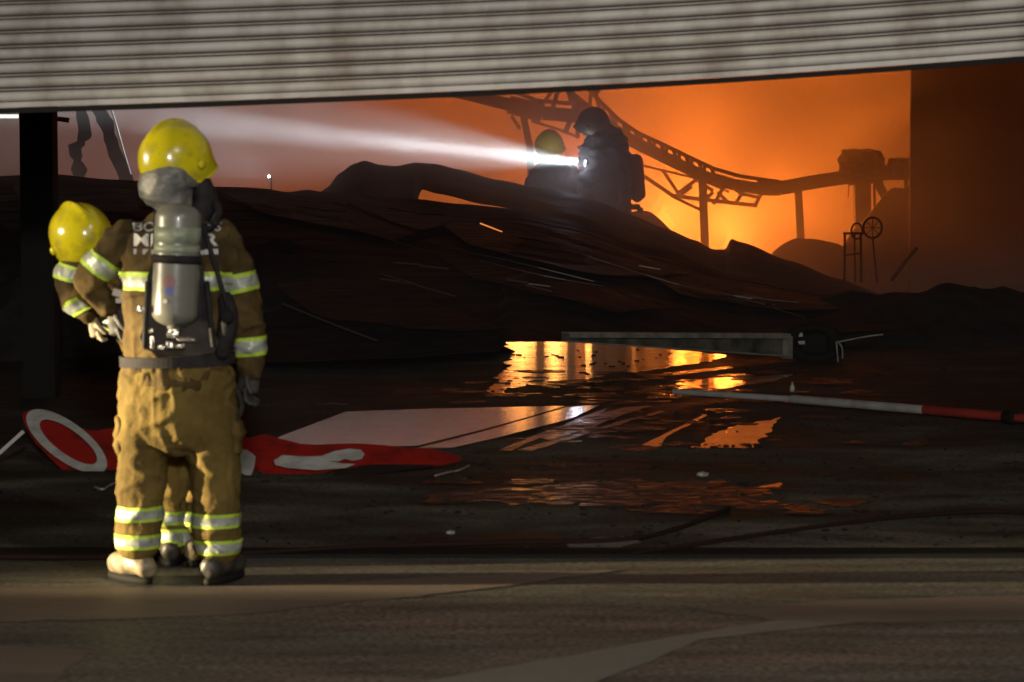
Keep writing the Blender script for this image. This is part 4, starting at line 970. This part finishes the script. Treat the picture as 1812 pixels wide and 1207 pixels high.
for k in range(9):
    if k in (3, 4, 5): continue
    x = 234 + k * 17
    h0 = bvh.ray_cast(Vector((P(x, 446, Y1 - .15).x, Y1 - .6, P(x, 446, Y1 - .15).z)), Vector((0, 1, 0)))
    if h0[0]: bar(bm, h0[0] + Vector((0, -.004, 0)), h0[0] + Vector((.034, -.006, 0)), .022, .003)
mk('worn_patch', bm, MAT['text'], jk, smooth=False)

# --- second firefighter, just beyond, leaning to the left
Y2 = 12.52
f2 = empty('person', (P(322, 1010, Y2).x, Y2, 0), 'firefighter leaning left, half hidden behind the tall one, yellow helmet lower down', 'person')
zc2 = lambda x, y, dy=0: P(x, y, Y2 + dy)
bm = bmesh.new()
chain(bm, [(318, 672, 0, 72, 54), (300, 620, 0, 68, 54), (262, 560, 0, 70, 56), (222, 510, 0, 66, 56), (188, 470, 0, 52, 48), (170, 452, 0, 34, 36)], Y2)
chain(bm, [(146, 466, -.02, 36, 38), (134, 500, -.04, 37, 36), (142, 530, -.06, 32, 33), (162, 558, -.08, 22, 24)], Y2)
chain(bm, [(230, 466, .05, 34, 34), (290, 520, .12, 30, 30), (300, 580, .12, 24, 26)], Y2)
jm2 = remesh(bm, .011, 3, folds(1.0, 21)); jk2 = mk('jacket', jm2.copy(), MAT['jacket'], f2)
stripe(jm2, zc2(139, 486, -.03), Vector((.25, 0, 1)), M(28, Y2), M(46, Y2), jk2)
stripe(jm2, zc2(155, 532, -.06), Vector((-.5, 0, 1)), M(30, Y2), M(44, Y2), jk2)
stripe(jm2, zc2(240, 540), Vector((-.6, 0, 1)), M(30, Y2), M(85, Y2), jk2)
bm = bmesh.new()
chain(bm, [(320, 650, 0, 70, 52), (322, 720, 0, 72, 54), (322, 760, 0, 66, 52)], Y2)
chain(bm, [(304, 740, 0, 36, 48), (302, 820, 0, 30, 40), (303, 890, 0, 27, 36), (304, 960, 0, 27, 34)], Y2)
chain(bm, [(348, 740, 0, 36, 48), (356, 820, 0, 32, 40), (356, 890, 0, 30, 36), (356, 960, 0, 29, 34), (356, 985, 0, 27, 32)], Y2)
tm2 = remesh(bm, .011, 3, folds(1.1, 25)); tj2 = mk('trousers', tm2.copy(), MAT['cloth'], f2)
for x, y in ((303, 914), (304, 945), (356, 914), (356, 950)): stripe(tm2, zc2(x, y), (0, 0, 1), M(24, Y2), M(52, Y2), tj2)
boot(f2, 303, 1000, Y2 + .02, 8, -.1, MAT['boot_shaded'], 26); boot(f2, 356, 1000, Y2 + .02, 8, .3, MAT['boot'], 27)
hc2 = P(143, 416, Y2 - .02); rot2 = helmet(f2, hc2, .88, R(38), R(8), R(-22))
body(f2, face(f2, hc2 + rot2 @ Vector((0, 0, -.035)), .98, rot2),
     [[(146, 440, 0, 22, 22), (182, 476, 0, 26, 26), (262, 570, 0, 40, 34), (318, 690, 0, 42, 34)],
      [(182, 476, 0, 22, 22), (148, 478, -.02, 16, 16), (138, 512, -.05, 14, 14), (166, 566, -.08, 10, 10)],
      [(310, 680, 0, 30, 30), (303, 820, 0, 20, 20), (303, 990, 0, 14, 14)], [(326, 680, 0, 30, 30), (356, 820, 0, 20, 20), (356, 990, 0, 14, 14)]], Y2, .011)
bm = bmesh.new(); chain(bm, [(146, 440, -.0, 44, 46), (150, 462, -.01, 38, 40)], Y2, 3); mk('neck_curtain', remesh(bm, .010, 2, folds(1, 30)), MAT['black'], f2)
glove(f2, P(166, 568, Y2 - .08), (.25, -.1, -1), (-.4, 1, 0), .72, MAT['glove_pale'], 1.1)

# --- third firefighter, far inside, holding the torch
Y3 = 32.7
f3 = empty('person', (P(985, 530, Y3).x, Y3, 0), 'distant firefighter with yellow helmet behind the roof sheet, the torch beam crossing his neck', 'person')
bm = bmesh.new()
chain(bm, [(984, 288, 0, 22, 20), (984, 302, 0, 38, 26), (984, 340, 0, 40, 30), (984, 400, 0, 38, 30)], Y3)
chain(bm, [(952, 304, 0, 13, 13), (942, 330, -.05, 13, 13), (948, 356, -.12, 11, 11)], Y3)
chain(bm, [(1012, 302, 0, 13, 13), (1024, 335, -.04, 12, 12), (1016, 368, -.10, 10, 10)], Y3)
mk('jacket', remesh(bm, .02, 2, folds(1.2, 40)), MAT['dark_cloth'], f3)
bm = bmesh.new()
chain(bm, [(984, 390, 0, 36, 28), (984, 420, 0, 36, 28)], Y3)
chain(bm, [(970, 410, 0, 18, 20), (967, 470, 0, 15, 17), (966, 516, 0, 14, 15)], Y3); chain(bm, [(998, 410, 0, 18, 20), (1002, 470, 0, 15, 17), (1003, 516, 0, 14, 15)], Y3)
mk('trousers', remesh(bm, .02, 2, folds(1.2, 44)), MAT['cloth'], f3)
boot(f3, 966, 520, Y3, 2, -.1, MAT['boot_shaded'], 12); boot(f3, 1003, 520, Y3, 2, .1, MAT['boot_shaded'], 12)
hc3 = P(972, 256, Y3); rot3 = helmet(f3, hc3, .98, R(-60))
body(f3, face(f3, hc3 + Vector((0, 0, -.035)), 1, rot3), [[(976, 270, 0, 10, 10), (984, 310, 0, 18, 14), (984, 400, 0, 22, 16)], [(984, 306, 0, 8, 8), (1012, 306, 0, 7, 7), (1024, 335, -.04, 6, 6), (1016, 366, -.10, 4, 4)]], Y3, .014)
glove(f3, P(1016, 368, Y3 - .10), (-.2, -.1, -1), (0, 1, 0), .95, MAT['glove'], 1.0)
# --- fourth firefighter, in profile, facing left, holding the torch
Y4 = 32.25
g0 = P(1075, 492, Y4)
c = P(1078, 480, Y4); mound('debris_mound', (c.x, Y4, 0), .8, .5, .31, MAT['rubble'], 'flat rubble heap under the boots of the firefighter holding the torch', seed=19, rough=.02)
f4 = empty('person', (g0.x, Y4, g0.z), 'distant dark firefighter in profile with air cylinder, holding the blazing torch out to the left', 'person')
bm = bmesh.new()
chain(bm, [(1064, 236, 0, 26, 22), (1068, 252, 0, 40, 30), (1070, 290, 0, 46, 33), (1072, 345, 0, 46, 33), (1073, 396, 0, 42, 32)], Y4)
chain(bm, [(1058, 274, -.14, 15, 15), (1040, 318, -.20, 14, 14), (1040, 296, -.16, 10, 10)], Y4)
chain(bm, [(1082, 274, .16, 14, 14), (1070, 325, .22, 13, 13), (1052, 345, .2, 11, 11)], Y4)
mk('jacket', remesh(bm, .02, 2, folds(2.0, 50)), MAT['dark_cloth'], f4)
bm = bmesh.new()
chain(bm, [(1074, 386, 0, 36, 30), (1074, 410, 0, 34, 28)], Y4)
chain(bm, [(1066, 405, -.08, 19, 19), (1058, 450, -.08, 15, 16), (1054, 480, -.08, 14, 15)], Y4); chain(bm, [(1082, 405, .08, 19, 19), (1090, 450, .08, 15, 16), (1094, 480, .08, 14, 15)], Y4)
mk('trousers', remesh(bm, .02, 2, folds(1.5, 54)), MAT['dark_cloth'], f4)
hc4 = P(1050, 220, Y4); rot4 = helmet(f4, hc4, 1.08, R(82), R(4), 0, MAT['unlit_helmet'])
body(f4, face(f4, hc4 + Vector((0, 0, -.035)), 1, rot4), [[(1054, 240, 0, 11, 11), (1066, 290, 0, 18, 14), (1074, 400, 0, 22, 16)], [(1062, 280, -.02, 8, 8), (1058, 280, -.14, 7, 7), (1041, 316, -.20, 6, 6), (1041, 298, -.17, 4, 4)]], Y4, .014)
glove(f4, P(1041, 300, Y4 - .16), (.05, -.1, 1), (1, 0, 0), .95, MAT['glove'], 1.3)
glove(f4, P(1050, 346, Y4 + .2), (-1, 0, -.3), (0, 1, 0), .95, MAT['glove'], .8)
bm = bmesh.new(); chain(bm, [(1052, 246, 0, 20, 18), (1058, 262, 0, 22, 20)], Y4, 3); mk('neck_curtain', remesh(bm, .014, 2), MAT['dark_cloth'], f4)
bm = bmesh.new(); A_, B_ = P(1128, 350, Y4), P(1122, 276, Y4); rc4 = M(15, Y4); L4 = (B_ - A_).length
lathe(bm, A_, B_ - A_, [(-.05, .02), (-.03, rc4 * .5), (0, rc4 * .9), (.04, rc4), (L4 - .05, rc4), (L4 - .01, rc4 * .85), (L4 + .02, rc4 * .4)], 20); c4 = mk('air_cylinder', bm, MAT['black'], f4)
for x, y, w, h in ((1122, 366, 20, 9), (1133, 372, 9, 9), (1113, 372, 8, 6)): lump(c4, 'valve', x, y, Y4, w, h, .04, MAT['black'], x, .15)
bm = bmesh.new(); chain(bm, [(1106, 280, 0, 10, 22), (1109, 350, 0, 10, 22)], Y4, 3); mk('backplate', remesh(bm, .014, 2), MAT['black'], f4)
YL = Y4 - .20
tc_, td = P(1046, 290, YL), (P(700, 253, YL - .15) - P(1046, 290, YL)).normalized()
to = empty('torch', tc_, 'blazing white hand torch throwing a beam leftwards through the smoke', 'torch')
bm = bmesh.new(); lathe(bm, tc_ - td * .10, td, [(0, .020), (.11, .020), (.14, .034), (.165, .036)], 16); mk('housing', bm, MAT['rubber'], to)
bm = bmesh.new(); lathe(bm, tc_ + td * .066, td, [(0, .033), (.004, .033)], 16); mk('lens', bm, MAT['torch_glass'], to)
lamp('torch_beam', 'SPOT', tc_ + td * .085, 52000, (.76, .90, 1.0), tc_ + td * 5, spot_size=R(6.2), spot_blend=1, shadow_soft_size=.06)
lamp('torch_spill', 'SPOT', tc_ + td * .085, 4600, (.70, .92, 1.0), tc_ + td * 5, spot_size=R(26), spot_blend=1, shadow_soft_size=.03)
lamp('torch_glow', 'POINT', tc_ + td * .16 + Vector((0, -.10, -.02)), 9, (.80, .85, 1.0), shadow_soft_size=.04)
